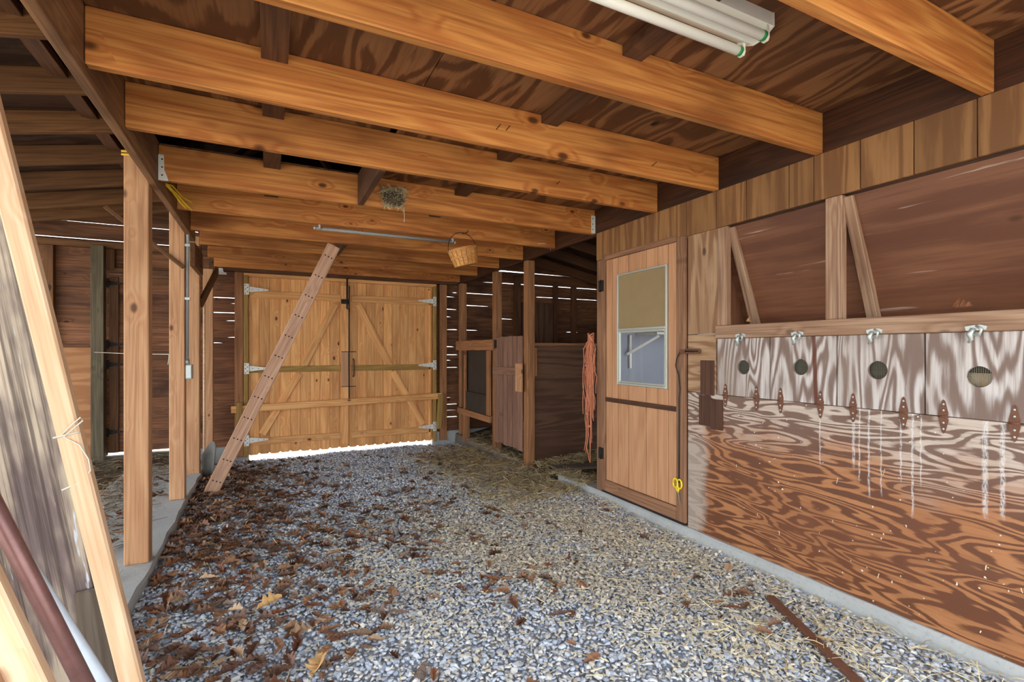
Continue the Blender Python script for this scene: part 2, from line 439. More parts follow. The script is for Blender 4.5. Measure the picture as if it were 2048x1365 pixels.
def abox(name, x0, x1, y0, y1, z0, z1, mat, parent=None, grain='x', bev=0.003):
    c = ((x0 + x1) / 2, (y0 + y1) / 2, (z0 + z1) / 2)
    if grain == 'x': return board(name, (x0, c[1], c[2]), (x1, c[1], c[2]), z1 - z0, y1 - y0, mat, parent, (0, 0, 1), bev)
    if grain == 'y': return board(name, (c[0], y0, c[2]), (c[0], y1, c[2]), z1 - z0, x1 - x0, mat, parent, (0, 0, 1), bev)
    return board(name, (c[0], c[1], z0), (c[0], c[1], z1), x1 - x0, y1 - y0, mat, parent, (1, 0, 0), bev)
def tube_bm(bm, pts, rad, seg=8, cap=True):
    pts = [Vector(p) for p in pts]
    rings = []
    n = None
    for i, p in enumerate(pts):
        d = (pts[min(i + 1, len(pts) - 1)] - pts[max(i - 1, 0)]).normalized()
        if n is None: n = d.orthogonal().normalized()
        n = (n - d * n.dot(d))
        n = n.normalized() if n.length > 1e-6 else d.orthogonal().normalized()
        b = d.cross(n)
        r = rad[i] if isinstance(rad, (list, tuple)) else rad
        rings.append([bm.verts.new(p + (n * math.cos(2 * PI * k / seg) + b * math.sin(2 * PI * k / seg)) * r) for k in range(seg)])
    for r0, r1 in zip(rings, rings[1:]):
        for k in range(seg):
            bm.faces.new((r0[k], r0[(k + 1) % seg], r1[(k + 1) % seg], r1[k]))
    if cap:
        bm.faces.new(rings[0][::-1]); bm.faces.new(rings[-1])
def tube(name, pts, rad, mat, parent=None, seg=8):
    c = Vector(pts[0])
    bm = bmesh.new()
    tube_bm(bm, [Vector(p) - c for p in pts], rad, seg)
    return bm_obj(name, bm, mat, parent, Matrix.Translation(c), True)
def extrude(name, poly, axis, d0, d1, mat, parent=None, origin=(0, 0, 0), smooth=False):
    """A flat outline given in two axes, thickened along the third; axis 'x': (y,z), 'y': (x,z), 'z': (x,y)."""
    def mk(p, d):
        return {'x': (d, p[0], p[1]), 'y': (p[0], d, p[1]), 'z': (p[0], p[1], d)}[axis]
    bm = bmesh.new()
    o = Vector(origin)
    A = [bm.verts.new(Vector(mk(p, d0)) - o) for p in poly]
    B = [bm.verts.new(Vector(mk(p, d1)) - o) for p in poly]
    bm.faces.new(A); bm.faces.new(B[::-1])
    n = len(poly)
    for i in range(n):
        bm.faces.new((A[i], B[i], B[(i + 1) % n], A[(i + 1) % n]))
    bmesh.ops.recalc_face_normals(bm, faces=bm.faces)
    return bm_obj(name, bm, mat, parent, Matrix.Translation(o), smooth)
def lathe(name, prof, loc, mat, parent=None, seg=20, axis=None, smooth=True):
    bm = bmesh.new()
    rings = []
    for r, z in prof:
        rings.append([bm.verts.new((r * math.cos(2 * PI * k / seg), r * math.sin(2 * PI * k / seg), z)) for k in range(seg)])
    for r0, r1 in zip(rings, rings[1:]):
        for k in range(seg):
            bm.faces.new((r0[k], r0[(k + 1) % seg], r1[(k + 1) % seg], r1[k]))
    mw = Matrix.Translation(loc)
    if axis is not None:
        mw = mw @ Vector(axis).to_track_quat('Z', 'Y').to_matrix().to_4x4()
    return bm_obj(name, bm, mat, parent, mw, smooth)

# ------------------------------------------------------------------ the ground
XW = 2.446                                                   # inner face of the right wall
def sst(x, a, b):
    t = np.clip((x - a) / (b - a), 0, 1)
    return t * t * (3 - 2 * t)
def gz(x, y):
    x = np.asarray(x, float); y = np.asarray(y, float)
    z = -0.065 * sst(y, 4.2, 6.6)
    z = z + 0.012 * np.sin(x * 2.3 + 0.7 * y) * np.sin(y * 1.9 + 1) + 0.006 * np.sin(x * 7 + y * 5)
    z = z + 0.04 * sst(x, 1.9, 2.42) * (1 - sst(y, 3.0, 4.4))
    z = z + 0.05 * sst(-x, 0.1, 0.5) * sst(y, 4.6, 5.4) * (1 - sst(y, 6.2, 6.7))
    return z
def hz(x, y):                                                # bedding in the right hand stalls
    x = np.asarray(x, float); y = np.asarray(y, float)
    return 0.03 + 0.13 * sst(x, 2.5, 3.3) * sst(y, 3.6, 5.0) + 0.03 * np.sin(x * 5 + y * 3) * np.sin(y * 6)
def grid(name, x0, x1, y0, y1, st, zf, mat, parent=None, dz=0.0):
    xs = np.arange(x0, x1 + st * 0.5, st); ys = np.arange(y0, y1 + st * 0.5, st)
    X, Y = np.meshgrid(xs, ys)
    Z = zf(X, Y) + dz
    nx, ny = len(xs), len(ys)
    v = np.stack([X.ravel(), Y.ravel(), Z.ravel()], 1)
    i = np.arange(nx * ny).reshape(ny, nx)
    f = np.stack([i[:-1, :-1].ravel(), i[:-1, 1:].ravel(), i[1:, 1:].ravel(), i[1:, :-1].ravel()], 1)
    return mesh_obj(name, v.tolist(), f.tolist(), mat, parent, None, True)
def mass(name, protos, idx, rot, scl, pos, mat, parent=None):
    """Many small pieces in one mesh: protos = [(verts, tris)], each piece a rotated, scaled, moved copy."""
    VV, FF = [], []
    base = 0
    for p, (pv, pf) in enumerate(protos):
        s = np.where(idx == p)[0]
        if not len(s): continue
        v = np.einsum('nij,vj->nvi', rot[s] * scl[s][:, None, :], pv) + pos[s][:, None, :]
        nv = len(pv)
        f = pf[None] + (base + np.arange(len(s)) * nv)[:, None, None]
        VV.append(v.reshape(-1, 3)); FF.append(f.reshape(-1, 3))
        base += len(s) * nv
    V = np.concatenate(VV); F = np.concatenate(FF)
    me = bpy.data.meshes.new(name)
    me.vertices.add(len(V)); me.vertices.foreach_set('co', V.astype(np.float32).ravel())
    me.loops.add(len(F) * 3); me.loops.foreach_set('vertex_index', F.astype(np.int32).ravel())
    me.polygons.add(len(F)); me.polygons.foreach_set('loop_start', np.arange(0, len(F) * 3, 3, dtype=np.int32))
    me.update(calc_edges=True)
    me.materials.append(M[mat])
    o = reg(bpy.data.objects.new(name, me), Matrix.Identity(4), parent)
    o['kind'] = 'stuff'
    return o
def rots(n, tilt=PI):
    """Random turn about z after a random tilt of up to 'tilt'."""
    a = rng.uniform(0, 2 * PI, n); t = rng.uniform(-tilt, tilt, n); q = rng.uniform(0, 2 * PI, n)
    def R(ax, th):
        c, s = np.cos(th), np.sin(th); m = np.zeros((n, 3, 3)); i, j = [(1, 2), (2, 0), (0, 1)][ax]
        m[:, ax, ax] = 1; m[:, i, i] = c; m[:, j, j] = c; m[:, i, j] = -s; m[:, j, i] = s
        return m
    return R(2, a) @ R(0, t) @ R(2, q)
def arr(bm):
    bmesh.ops.triangulate(bm, faces=bm.faces)
    bm.verts.ensure_lookup_table()
    for i, v in enumerate(bm.verts): v.index = i
    return np.array([v.co[:] for v in bm.verts]), np.array([[v.index for v in f.verts] for f in bm.faces])
def rock():
    bm = bmesh.new()
    pts = rng.normal(size=(11, 3)); pts /= np.linalg.norm(pts, axis=1)[:, None]
    pts *= np.array([1.0, 0.78, 0.55]) * rng.uniform(0.85, 1.1, (11, 1))
    for p in pts: bm.verts.new(p)
    r = bmesh.ops.convex_hull(bm, input=bm.verts)
    bmesh.ops.delete(bm, geom=[g for g in r['geom_unused'] if isinstance(g, bmesh.types.BMVert)], context='VERTS')
    return arr(bm)
ROCKS = [rock() for _ in range(9)]

floor = grid('floor', -0.66, 2.56, -0.6, 6.95, 0.07, gz, 'base', None, -0.012)
tag(floor, 'grey crushed gravel aisle floor strewn with leaves and straw', 'floor', None, 'structure')
def fill(x0, x1, y0, y1, s):
    xs, ys = np.meshgrid(np.arange(x0, x1, s), np.arange(y0, y1, s))
    n = xs.size
    return xs.ravel() + rng.uniform(-.5, .5, n) * s, ys.ravel() + rng.uniform(-.5, .5, n) * s
gx, gy = [], []
for a in ((-0.58, 2.44, 0.45, 3.2, 0.0185), (-0.58, 2.46, 3.2, 4.8, 0.021), (-0.55, 2.44, 4.8, 6.78, 0.024)):
    x, y = fill(*a); gx.append(x); gy.append(y)
gx, gy = np.concatenate(gx), np.concatenate(gy)
n = len(gx)
dcam = np.hypot(gx, gy)
rad = rng.lognormal(math.log(0.0138), 0.27, n).clip(0.007, 0.024)
pos = np.stack([gx, gy, gz(gx, gy) + rng.uniform(-0.012, 0.004, n)], 1)
idx = rng.integers(0, len(ROCKS), n)
rot = rots(n, 0.5)
scl = rad[:, None] * rng.uniform(0.85, 1.15, (n, 3))
f = 0.4415 * gx + 0.8973 * gy; rr = 0.8973 * gx - 0.4415 * gy
vis = (np.abs(rr / f) < 1.02) & (1.25 / f < 0.66)
score = np.where(vis, rad / f, 0)
top = np.argsort(-score)[:300]
rest = np.setdiff1d(np.arange(n), top)
mass('gravel_bed', ROCKS, idx[rest], rot[rest], scl[rest], pos[rest], 'stone', floor)
RM = []
for pv, pf in ROCKS:
    me = bpy.data.meshes.new('stone'); me.from_pydata(pv.tolist(), [], pf.tolist()); me.materials.append(M['stone']); RM.append(me)
for i in top:
    m3 = Matrix((rot[i] * scl[i][None, :]).tolist()).to_4x4(); m3.translation = pos[i].tolist()
    reg(bpy.data.objects.new('stone', RM[idx[i]]), m3, floor)

# ground outside and under the stalls
tag(mesh_obj('yard_ground', [(-40, -40, -0.14), (40, -40, -0.14), (40, 40, -0.14), (-40, 40, -0.14)], [(0, 1, 2, 3)], 'outside'), 'pale sunlit yard seen under the barn doors', 'ground', None, 'structure')
tag(grid('stall_floor', 2.5, 5.3, 3.4, 6.85, 0.1, hz, 'soil'), 'dark bedded floor of the right hand stalls', 'floor', None, 'structure')
def lz(x, y): return 0.035 + 0.02 * np.sin(x * 4) * np.sin(y * 3) + 0.05 * sst(y, 5.6, 6.8)
tag(grid('bedding_floor', -3.4, -0.93, -0.3, 6.85, 0.12, lz, 'soil'), 'dark littered floor of the left hand stall', 'floor', None, 'structure')

# concrete
def rough_slab(name, x0, x1, y0, y1, z0, z1, step, label):
    bm = bmesh.new()
    n = max(2, int((y1 - y0) / step))
    L, R = [], []
    for i in range(n + 1):
        y = y0 + (y1 - y0) * i / n
        dx = random.uniform(-0.008, 0.008); dz = random.uniform(-0.004, 0.004)
        L.append([bm.verts.new(p) for p in ((x0, y, z0), (x0, y, z1 + dz), (x1 + dx - 0.012, y, z1 + dz), (x1 + dx, y, z1 - 0.012 + dz), (x1 + dx * 1.6, y, z0))])
    for a, b in zip(L, L[1:]):
        for k in range(4): bm.faces.new((a[k], b[k], b[k + 1], a[k + 1]))
    bm.faces.new(L[0]); bm.faces.new(L[-1][::-1])
    bmesh.ops.recalc_face_normals(bm, faces=bm.faces)
    return tag(bm_obj(name, bm, 'concrete'), label, 'curb', None, 'structure')
rough_slab('trim_1', -1.25, -0.572, -0.3, 6.2, -0.15, 0.06, 0.12, 'pale concrete sill carrying the left row of wooden posts')
def curb(name, y0, y1, z1, xa, label, mat='concrete'):
    bm = bmesh.new(); L = []
    n = int((y1 - y0) / 0.12)
    for i in range(n + 1):
        y = y0 + (y1 - y0) * i / n; dx = random.uniform(-0.006, 0.006)
        L.append([bm.verts.new(p) for p in ((xa + 0.2, y, -0.15), (xa + 0.2, y, z1), (xa + dx + 0.012, y, z1), (xa + dx, y, z1 - 0.012), (xa + dx - 0.015, y, -0.15))])
    for a, b in zip(L, L[1:]):
        for k in range(4): bm.faces.new((a[k], b[k], b[k + 1], a[k + 1]))
    bm.faces.new(L[0]); bm.faces.new(L[-1][::-1])
    bmesh.ops.recalc_face_normals(bm, faces=bm.faces)
    return tag(bm_obj(name, bm, mat), label, 'curb', None, 'structure')
curb('trim_2', -0.3, 3.95, 0.108, 2.425, 'grey concrete curb under the plywood wall and passage door')
curb('trim_3', 4.7, 6.8, 0.06, 2.44, 'low dirty concrete sill under the stall gate at the back', 'dirtycon')
for i, (x0, x1) in enumerate(((-3.4, -0.20), (2.09, 5.3))):
    tag(abox('trim_%d' % (4 + i), x0, x1, 6.80, 7.0, -0.2, 0.10, 'concrete', None, 'x', 0.006), ('concrete footing under the back wall left of the barn doors', 'concrete footing under the back wall right of the barn doors')[i], 'footing', None, 'structure')

# ------------------------------------------------------------------ ceiling: joists, stiffeners, plywood deck
ceil = empty('ceiling', (0.95, 3.0, 2.42), 'plywood loft floor on orange pine joists', 'ceiling', None, 'structure')
JY = [-0.30, 0.25, 0.87, 1.51, 2.135, 2.66, 3.40, 4.035, 4.69, 5.30, 5.97, 6.62]
for i, y in enumerate(JY):
    zb = 2.22
    abox('joist', -0.553, 2.443, y, y + 0.04, zb, 2.417, 'joist', ceil, 'x', 0.003)
for x in (0.025, 1.258):
    zz = 2.395
    for y0, y1 in zip(JY, JY[1:]):
        if x < 0.5 and y0 >= 5.2: continue
        abox('stiffener', x - 0.047, x + 0.047, y0 + 0.041, y1 - 0.001, zz - 0.022, zz + 0.021, 'joist_dark', ceil, 'y', 0.002)
        abox('stiffener', x - 0.047, x + 0.047, y0 - 0.001, y0 + 0.0405, zz - 0.022, zz + 0.021, 'joist_dark', ceil, 'y', 0.002)
def deck(x0, x1, y0, y1, g):
    abox('deck_panel', x0 + 0.002, x1 - 0.002, y0 + 0.002, y1 - 0.002, 2.418, 2.434, 'deckply', ceil, g, 0.001)
deck(-0.555, 0.62, -0.32, 1.2, 'y'); deck(0.62, 2.46, -0.32, 1.0, 'y')
deck(-0.555, 0.62, 1.2, 2.68, 'y'); deck(0.62, 2.46, 1.0, 2.25, 'y')
deck(0.58, 2.46, 2.25, 3.45, 'y'); deck(0.58, 2.46, 3.45, 4.9, 'y'); deck(0.58, 2.46, 4.9, 6.66, 'y')
deck(-0.555, 0.58, 3.42, 4.70, 'y'); deck(-0.555, 0.58, 5.33, 6.66, 'y')
abox('header', 0.535, 0.573, 2.702, 3.398, 2.215, 2.417, 'joist_dark', ceil, 'y')
abox('header', 0.617, 0.655, 4.732, 5.298, 2.215, 2.417, 'joist_dark', ceil, 'y')
# bent nails sticking out of the joists
for x, y, z in ((0.97, 2.135, 2.295), (1.62, 2.66, 2.29), (1.92, 2.135, 2.28), (1.02, 2.135, 2.30)):
    tube('nail', [(x, y + 0.004, z), (x, y - 0.02, z + 0.004), (x + 0.008, y - 0.03, z + 0.014)], 0.002, 'iron', ceil, 5)

# roof over everything (dark above the loft)
roof = empty('roof', (0.95, 3.0, 4.4), 'dark sheathed roof above the loft and the side stalls', 'roof', None, 'structure')
def slab(name, pts, th, mat):
    """A sloped sheet; pts = four corners, thickness upwards."""
    v = [Vector(p) for p in pts] + [Vector(p) + Vector((0, 0, th)) for p in pts]
    return mesh_obj(name, v, [(0, 1, 2, 3), (7, 6, 5, 4), (0, 4, 5, 1), (1, 5, 6, 2), (2, 6, 7, 3), (3, 7, 4, 0)], mat, roof)
Y0, Y1 = -0.35, 7.05
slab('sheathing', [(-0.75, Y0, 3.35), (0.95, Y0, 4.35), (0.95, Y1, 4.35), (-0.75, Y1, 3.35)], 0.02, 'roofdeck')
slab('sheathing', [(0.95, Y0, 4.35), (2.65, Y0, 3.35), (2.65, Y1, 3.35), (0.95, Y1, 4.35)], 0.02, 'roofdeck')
abox('loft_side', -0.63, -0.605, Y0, Y1, 2.45, 3.46, 'roofdeck', roof, 'y')
abox('loft_side', 2.50, 2.52, Y0, Y1, 2.30, 3.46, 'roofdeck', roof, 'y')
for y in (Y0, 6.98):
    extrude('gable', [(-0.63, 2.44), (2.52, 2.44), (2.52, 3.43), (0.95, 4.35), (-0.63, 3.43)], 'y', y, y + 0.02, 'roofdeck', roof)
RS = 0.197
def lrz(x): return 2.70 + RS * (x + 1.15)                     # underside of the left rafters
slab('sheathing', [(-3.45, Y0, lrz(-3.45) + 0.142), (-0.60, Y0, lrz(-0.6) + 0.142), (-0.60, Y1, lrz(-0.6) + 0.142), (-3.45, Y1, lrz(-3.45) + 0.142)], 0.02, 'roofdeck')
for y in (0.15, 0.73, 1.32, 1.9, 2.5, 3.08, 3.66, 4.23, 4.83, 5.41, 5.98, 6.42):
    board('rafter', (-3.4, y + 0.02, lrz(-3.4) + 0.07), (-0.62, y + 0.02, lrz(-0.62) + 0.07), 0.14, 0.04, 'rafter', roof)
for x in (-1.05, -2.0):
    for y0, y1 in ((2.54, 3.08), (3.12, 3.66), (3.70, 4.23), (4.27, 4.83), (4.87, 5.41)):
        abox('purlin_block', x - 0.06, x + 0.03, y0 + 0.001, y1 - 0.001, lrz(x) + 0.085, lrz(x) + 0.125, 'joist_dark', roof, 'y')
def rrz(x): return 2.74 - RS * (x - 2.5)
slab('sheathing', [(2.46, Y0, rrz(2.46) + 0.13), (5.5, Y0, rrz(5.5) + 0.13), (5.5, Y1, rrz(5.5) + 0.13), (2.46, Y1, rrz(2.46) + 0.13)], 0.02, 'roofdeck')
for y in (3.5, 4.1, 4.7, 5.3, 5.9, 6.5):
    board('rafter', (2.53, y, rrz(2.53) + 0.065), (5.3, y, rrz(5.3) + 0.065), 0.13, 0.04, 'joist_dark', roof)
# loft framing glimpsed through the open joist bay
board('loft_post', (0.05, 4.9, 2.44), (0.05, 4.9, 4.0), 0.1, 0.1, 'joist_dark', roof, (1, 0, 0))
board('loft_brace', (-0.55, 4.6, 2.5), (0.35, 5.4, 3.7), 0.14, 0.04, 'joist_dark', roof, (0, 1, 0.2))
board('loft_brace', (0.95, 5.2, 2.5), (0.2, 5.6, 3.7), 0.14, 0.04, 'joist_dark', roof, (0, 1, 0.2))

# ------------------------------------------------------------------ beams
b = abox('support_beam', -0.594, -0.555, -0.32, 5.02, 2.185, 2.44, 'beam', None, 'y')
tag(b, 'long dusty brown beam on the left carrying the joist ends', 'beam')
b = abox('support_beam', 2.445, 2.485, -0.32, 6.78, 2.205, 2.417, 'rim', None, 'y')
tag(b, 'dark brown rim beam along the right wall under the joist ends', 'beam')
b = board('plate_board', (-0.86, -0.3, 2.72), (-0.74, 3.2, 2.72), 0.02, 0.17, 'greyboard', None)
tag(b, 'flat grey board under the left rafters beside the beam', 'board')
b = abox('support_beam', -0.50, 2.44, 6.70, 6.79, 2.19, 2.30, 'joist_dark', None, 'x')
tag(b, 'dark header beam above the double barn doors', 'beam')

# ------------------------------------------------------------------ back wall
wb = empty('wall_back', (0.95, 6.87, 0), 'rough horizontal plank back wall with daylight gaps', 'wall', None, 'structure')
def plank(x0, x1, z0, z1, gaps=(), parent=wb, mat='siding', y0=6.86):
    """Horizontal plank with its lower edge worn back over the gaps (xa, xb, height at xa, height at xb)."""
    p = [(x0, z1), (x0, z0)]
    for xa, xb, ha, hb in gaps:
        p += [(xa, z0), (xa + 0.04, z0 + ha * 0.7), (xb - 0.04, z0 + hb * 0.7), (xb, z0)]
    p += [(x1, z0), (x1, z1)]
    yy = y0 + random.uniform(0, 0.006)
    c = ((x0 + x1) / 2, yy, (z0 + z1) / 2)
    return extrude('plank', p, 'y', yy, yy + 0.022, mat, parent, c)
ZC = [0.10 + 0.1815 * k for k in range(17)]
LG = {14: [(-2.05, -0.70, 0.008, 0.014)], 13: [(-2.9, -0.70, 0.013, 0.012)], 12: [(-1.12, -0.8, 0.004, 0.007)]}
RG = {14: [(3.70, 3.92, 0.012, 0.004)], 13: [(3.15, 3.72, 0.030, 0.022), (3.74, 4.60, 0.018, 0.003)],
      12: [(2.86, 3.10, 0.004, 0.010), (3.20, 4.99, 0.014, 0.013)], 11: [(2.56, 3.10, 0.012, 0.010), (3.80, 5.0, 0.009, 0.009)],
      10: [(2.56, 3.02, 0.016, 0.005)], 9: [(3.18, 3.42, 0.012, 0.004)], 8: [(2.56, 2.82, 0.010, 0.005), (4.36, 4.60, 0.006, 0.008)],
      7: [(4.7, 4.9, 0.008, 0.007)]}
for k in range(16):
    z0, z1 = ZC[k], ZC[k + 1]
    cuts = [(-3.4, -0.62)]
    if 0 <= k <= 10: cuts = [(-3.4, -1.575), (-0.95, -0.62)]
    for x0, x1 in cuts:
        plank(x0, x1, z0, z1, [g for g in LG.get(k, []) if g[0] >= x0 and g[1] <= x1 + 0.01])
    plank(2.52, 5.3, z0, z1, RG.get(k, []))
zb = [0.10, 0.29, 0.47, 0.65, 0.83, 1.01, 1.19, 1.343, 1.41, 1.52, 1.61, 1.703, 1.82, 1.883, 2.06, 2.26, 2.44]
gb = {1.343: (-.60, -.48, .008, .004), 1.41: (-.44, -.3, .004, .009), 1.52: (-.38, -.3, .004, .009), 1.61: (-.46, -.3, .005, .008), 1.703: (-.61, -.3, .012, .012), 1.82: (-.42, -.3, .004, .008), 1.883: (-.61, -.3, .012, .010)}
for z0, z1 in zip(zb, zb[1:]): plank(-0.62, -0.21, z0, z1, [gb[z0]] if z0 in gb else [])
zc = [0.10, 0.285, 0.385, 0.47, 0.57, 0.75, 1.005, 1.11, 1.19, 1.305, 1.555, 1.74, 1.849, 2.03, 2.095, 2.183, 2.3, 2.44]
gc = {0.285: (2.3, 2.5, .014, .014), 0.385: (2.3, 2.5, .006, .004), 0.47: (2.3, 2.5, .010, .010), 0.57: (2.3, 2.42, .006, .004), 1.005: (2.3, 2.5, .008, .007), 1.11: (2.3, 2.4, .008, .004), 1.19: (2.3, 2.5, .007, .006),
      1.305: (2.3, 2.44, .014, .008), 1.555: (2.32, 2.5, .006, .012), 1.74: (2.3, 2.42, .010, .004), 1.849: (2.3, 2.5, .014, .006), 2.03: (2.3, 2.5, .012, .003), 2.095: (2.38, 2.5, .004, .012), 2.183: (2.45, 2.5, .008, .008)}
for z0, z1 in zip(zc, zc[1:]): plank(2.10, 2.52, z0, z1, [gc[z0]] if z0 in gc else [])
plank(-0.21, 2.10, 2.19, 2.44)
# studs and plates on the inside of the back wall
for x0, x1, z0, z1, mt in ((-2.095, -2.015, 1.28, 2.36, 'rafter'), (-2.75, -2.66, 0.1, 2.2, 'rafter'), (-1.57, -1.50, 2.14, 2.36, 'rafter'), (3.40, 3.50, 0.1, 2.4, 'joist_dark'),
                       (4.10, 4.17, 0.1, 2.35, 'joist_dark'), (4.44, 4.52, 0.1, 2.3, 'joist_dark'), (5.0, 5.08, 0.1, 2.2, 'joist_dark')):
    abox('stud', x0, x1, 6.79, 6.858, z0, z1, mt, wb, 'z')
abox('plate', -3.3, -0.62, 6.78, 6.858, 2.363, 2.43, 'rafter', wb, 'x')
abox('plate', 3.62, 4.10, 6.81, 6.858, 2.31, 2.345, 'rafter', wb, 'x')
abox('plywood_panel', 3.52, 4.09, 6.815, 6.857, 0.3, 2.0, 'darkply', wb, 'z')
abox('plywood_panel', -2.10, -1.68, 6.765, 6.785, 0.10, 1.285, 'leftply', wb, 'x', 0.002)
for x0, x1 in ((-0.352, -0.262), (2.192, 2.296)):
    abox('jamb_stud', x0, x1, 6.76, 6.858, -0.02, 2.19, 'stallwood', wb, 'z')
p = abox('door_post', -1.675, -1.565, 6.66, 6.76, 0.06, 2.37, 'greenpost', None, 'z')
tag(p, 'greenish grey post beside the small plank door in the left stall', 'post')
# outer side walls of the wings (right one closed)
wr = empty('wall_right_outer', (5.3, 3, 0), 'dark outer wall of the right hand stalls', 'wall', None, 'structure')
for k in range(13): abox('plank', 5.3, 5.32, 3.3, 6.9, 0.1 + k * 0.18, 0.278 + k * 0.18, 'siding', wr, 'y', 0.001)

# ------------------------------------------------------------------ double barn doors
YD = 6.80                                                    # front of the door boards
def t_hinge(parent, x, z, s, strap=0.20, mat='whitesteel', y=None, h=0.13, pw=0.05):
    """Strap hinge lying on the face y: plate at x, strap pointing towards s."""
    y = (YD - 0.046) if y is None else y
    hg = extrude('hinge', [(x - pw / 2, z - h / 2), (x + pw / 2, z - h / 2), (x + pw / 2, z + h / 2), (x - pw / 2, z + h / 2)], 'y', y - 0.005, y, mat, parent, (x, y, z))
    x0 = x + s * pw / 2
    extrude('hinge_strap', [(x0, z - h * 0.27), (x0 + s * strap, z - h * 0.07), (x0 + s * (strap + 0.015), z), (x0 + s * strap, z + h * 0.07), (x0, z + h * 0.27)], 'y', y - 0.006, y, mat, hg, (x0, y, z))
    tube('hinge_pin', [(x0, y - 0.008, z - h * 0.27), (x0, y - 0.008, z + h * 0.27)], 0.006, mat, hg, 6)
    for dx, dz in ((-s * .012, .045), (s * .008, .02), (-s * .012, 0), (s * .008, -.03), (-s * .012, -.05)):
        lathe('bolt', [(0.0, 0.004), (0.005, 0.003), (0.006, 0.0)], (x + dx, y - 0.005, z + dz), 'iron', hg, 6, (0, -1, 0))
    for q in (0.2, 0.5, 0.8):
        lathe('bolt', [(0.0, 0.004), (0.004, 0.003), (0.005, 0.0)], (x0 + s * strap * q, y - 0.006, z), 'iron', hg, 6, (0, -1, 0))
    return hg
def leaf_door(name, x0, x1, n, label, hs):
    d = empty(name, ((x0 + x1) / 2, YD, 0.01), label, 'door', None, 'structure')
    w = (x1 - x0) / n
    for i in range(n):
        xa = x0 + i * w
        zz = random.uniform(0.0, 0.018)
        c = Vector((xa + w / 2, YD, 1.07))
        zl, zt = -0.024 + zz * 0.6 - c.z, 2.143 - c.z
        def ring(hw, dy, cz):                                # outline at depth dy; local x runs up the board so that the grain does too
            return [bm.verts.new(q) for q in ((zt, dy, -hw), (zl + cz, dy, -hw), (zl, dy, -hw + 0.02), (zl, dy, hw - 0.02), (zl + cz, dy, hw), (zt, dy, hw))]
        bm = bmesh.new()
        A = ring(w / 2 - 0.0045, 0.0, 0.016); B = ring(w / 2, 0.006, 0.016); C2 = ring(w / 2, 0.024, 0.016)
        bm.faces.new(A); bm.faces.new(C2[::-1])
        for P_, Q_ in ((A, B), (B, C2)):
            for k in range(6): bm.faces.new((P_[k], Q_[k], Q_[(k + 1) % 6], P_[(k + 1) % 6]))
        bmesh.ops.recalc_face_normals(bm, faces=bm.faces)
        mw = Matrix(((0, 0, -1), (0, 1, 0), (1, 0, 0))).to_4x4(); mw.translation = c + Vector((0, random.uniform(0, 0.002), 0))
        bm_obj('plank', bm, 'door_pine', d, mw)
    return d
dl = leaf_door('door_1', -0.209, 0.957, 10, 'left leaf of the orange pine barn doors with white hinges', 1)
dr = leaf_door('door_2', 0.9572, 2.092, 10, 'right leaf of the orange pine barn doors with pull handle', -1)
def face_board(d, name, a, b, w, mat='door_pine', t=0.022, off=0.0):
    return board(name, (a[0], YD - 0.012 - off, a[1]), (b[0], YD - 0.012 - off, b[1]), w, t, mat, d, (0, 0, 1) if abs(b[0] - a[0]) > abs(b[1] - a[1]) else (1, 0, 0), 0.003)
for d, xa, xb, in ((dl, -0.20, 0.857), (dr, 0.99, 2.06)):
    for z, m_, w_ in ((1.935, 'door_pine', 0.09), (1.022, 'treated', 0.075), (0.145, 'door_pine', 0.085)):
        face_board(d, 'rail', (xa, z), (xb, z), w_, m_)
face_board(dl, 'stile', (0.907, 0.03), (0.907, 2.10), 0.092)
face_board(dr, 'stile', (2.05, 0.03), (2.05, 2.10), 0.03)
def zbrace(d, a, b, w=0.085):
    a, b = Vector((a[0], 0, a[1])), Vector((b[0], 0, b[1]))
    x = (b - a).normalized(); nrm = Vector((x.z, 0, -x.x))
    return board('brace', (a.x, YD - 0.0115, a.z), (b.x, YD - 0.0115, b.z), w, 0.021, 'door_pine', d, nrm, 0.003)
zbrace(dl, (0.79, 1.86), (0.415, 1.075)); zbrace(dl, (0.355, 0.965), (-0.06, 0.23))
zbrace(dr, (1.075, 1.86), (1.475, 1.075)); zbrace(dr, (1.53, 0.965), (1.955, 0.22))
for z in (1.99, 1.035, 0.17):
    t_hinge(dl, -0.225, z, 1)
for z in (1.945, 1.05, 0.185):
    t_hinge(dr, 2.112, z, -1)
# cane bolt and latch on the left leaf, handle on the right one
tube('cane_bolt', [(0.93, YD - 0.05, 2.20), (0.93, YD - 0.05, 1.80), (0.955, YD - 0.06, 1.79), (0.955, YD - 0.06, 1.76)], 0.010, 'iron', dl, 6)
abox('bolt_keeper', 0.86, 0.96, YD - 0.052, YD - 0.024, 1.86, 1.92, 'iron', dl, 'x')
abox('gap_strip', 0.951, 0.965, YD - 0.034, YD - 0.024, 0.55, 2.10, 'iron', dl, 'z', 0.001)
abox('latch_plate', 0.862, 0.948, YD - 0.03, YD - 0.024, 0.78, 1.24, 'doorply', dl, 'z', 0.002)
for z in (0.783, 1.237): abox('latch_line', 0.862, 1.045, YD - 0.033, YD - 0.026, z - 0.004, z + 0.004, 'iron', dl if z < 1 else dr, 'x', 0.001)
tube('handle', [(1.015, YD - 0.004, 1.14), (1.015, YD - 0.045, 1.12), (1.015, YD - 0.05, 1.03), (1.015, YD - 0.045, 0.94), (1.015, YD - 0.004, 0.91)], 0.011, 'rust', dr, 8)
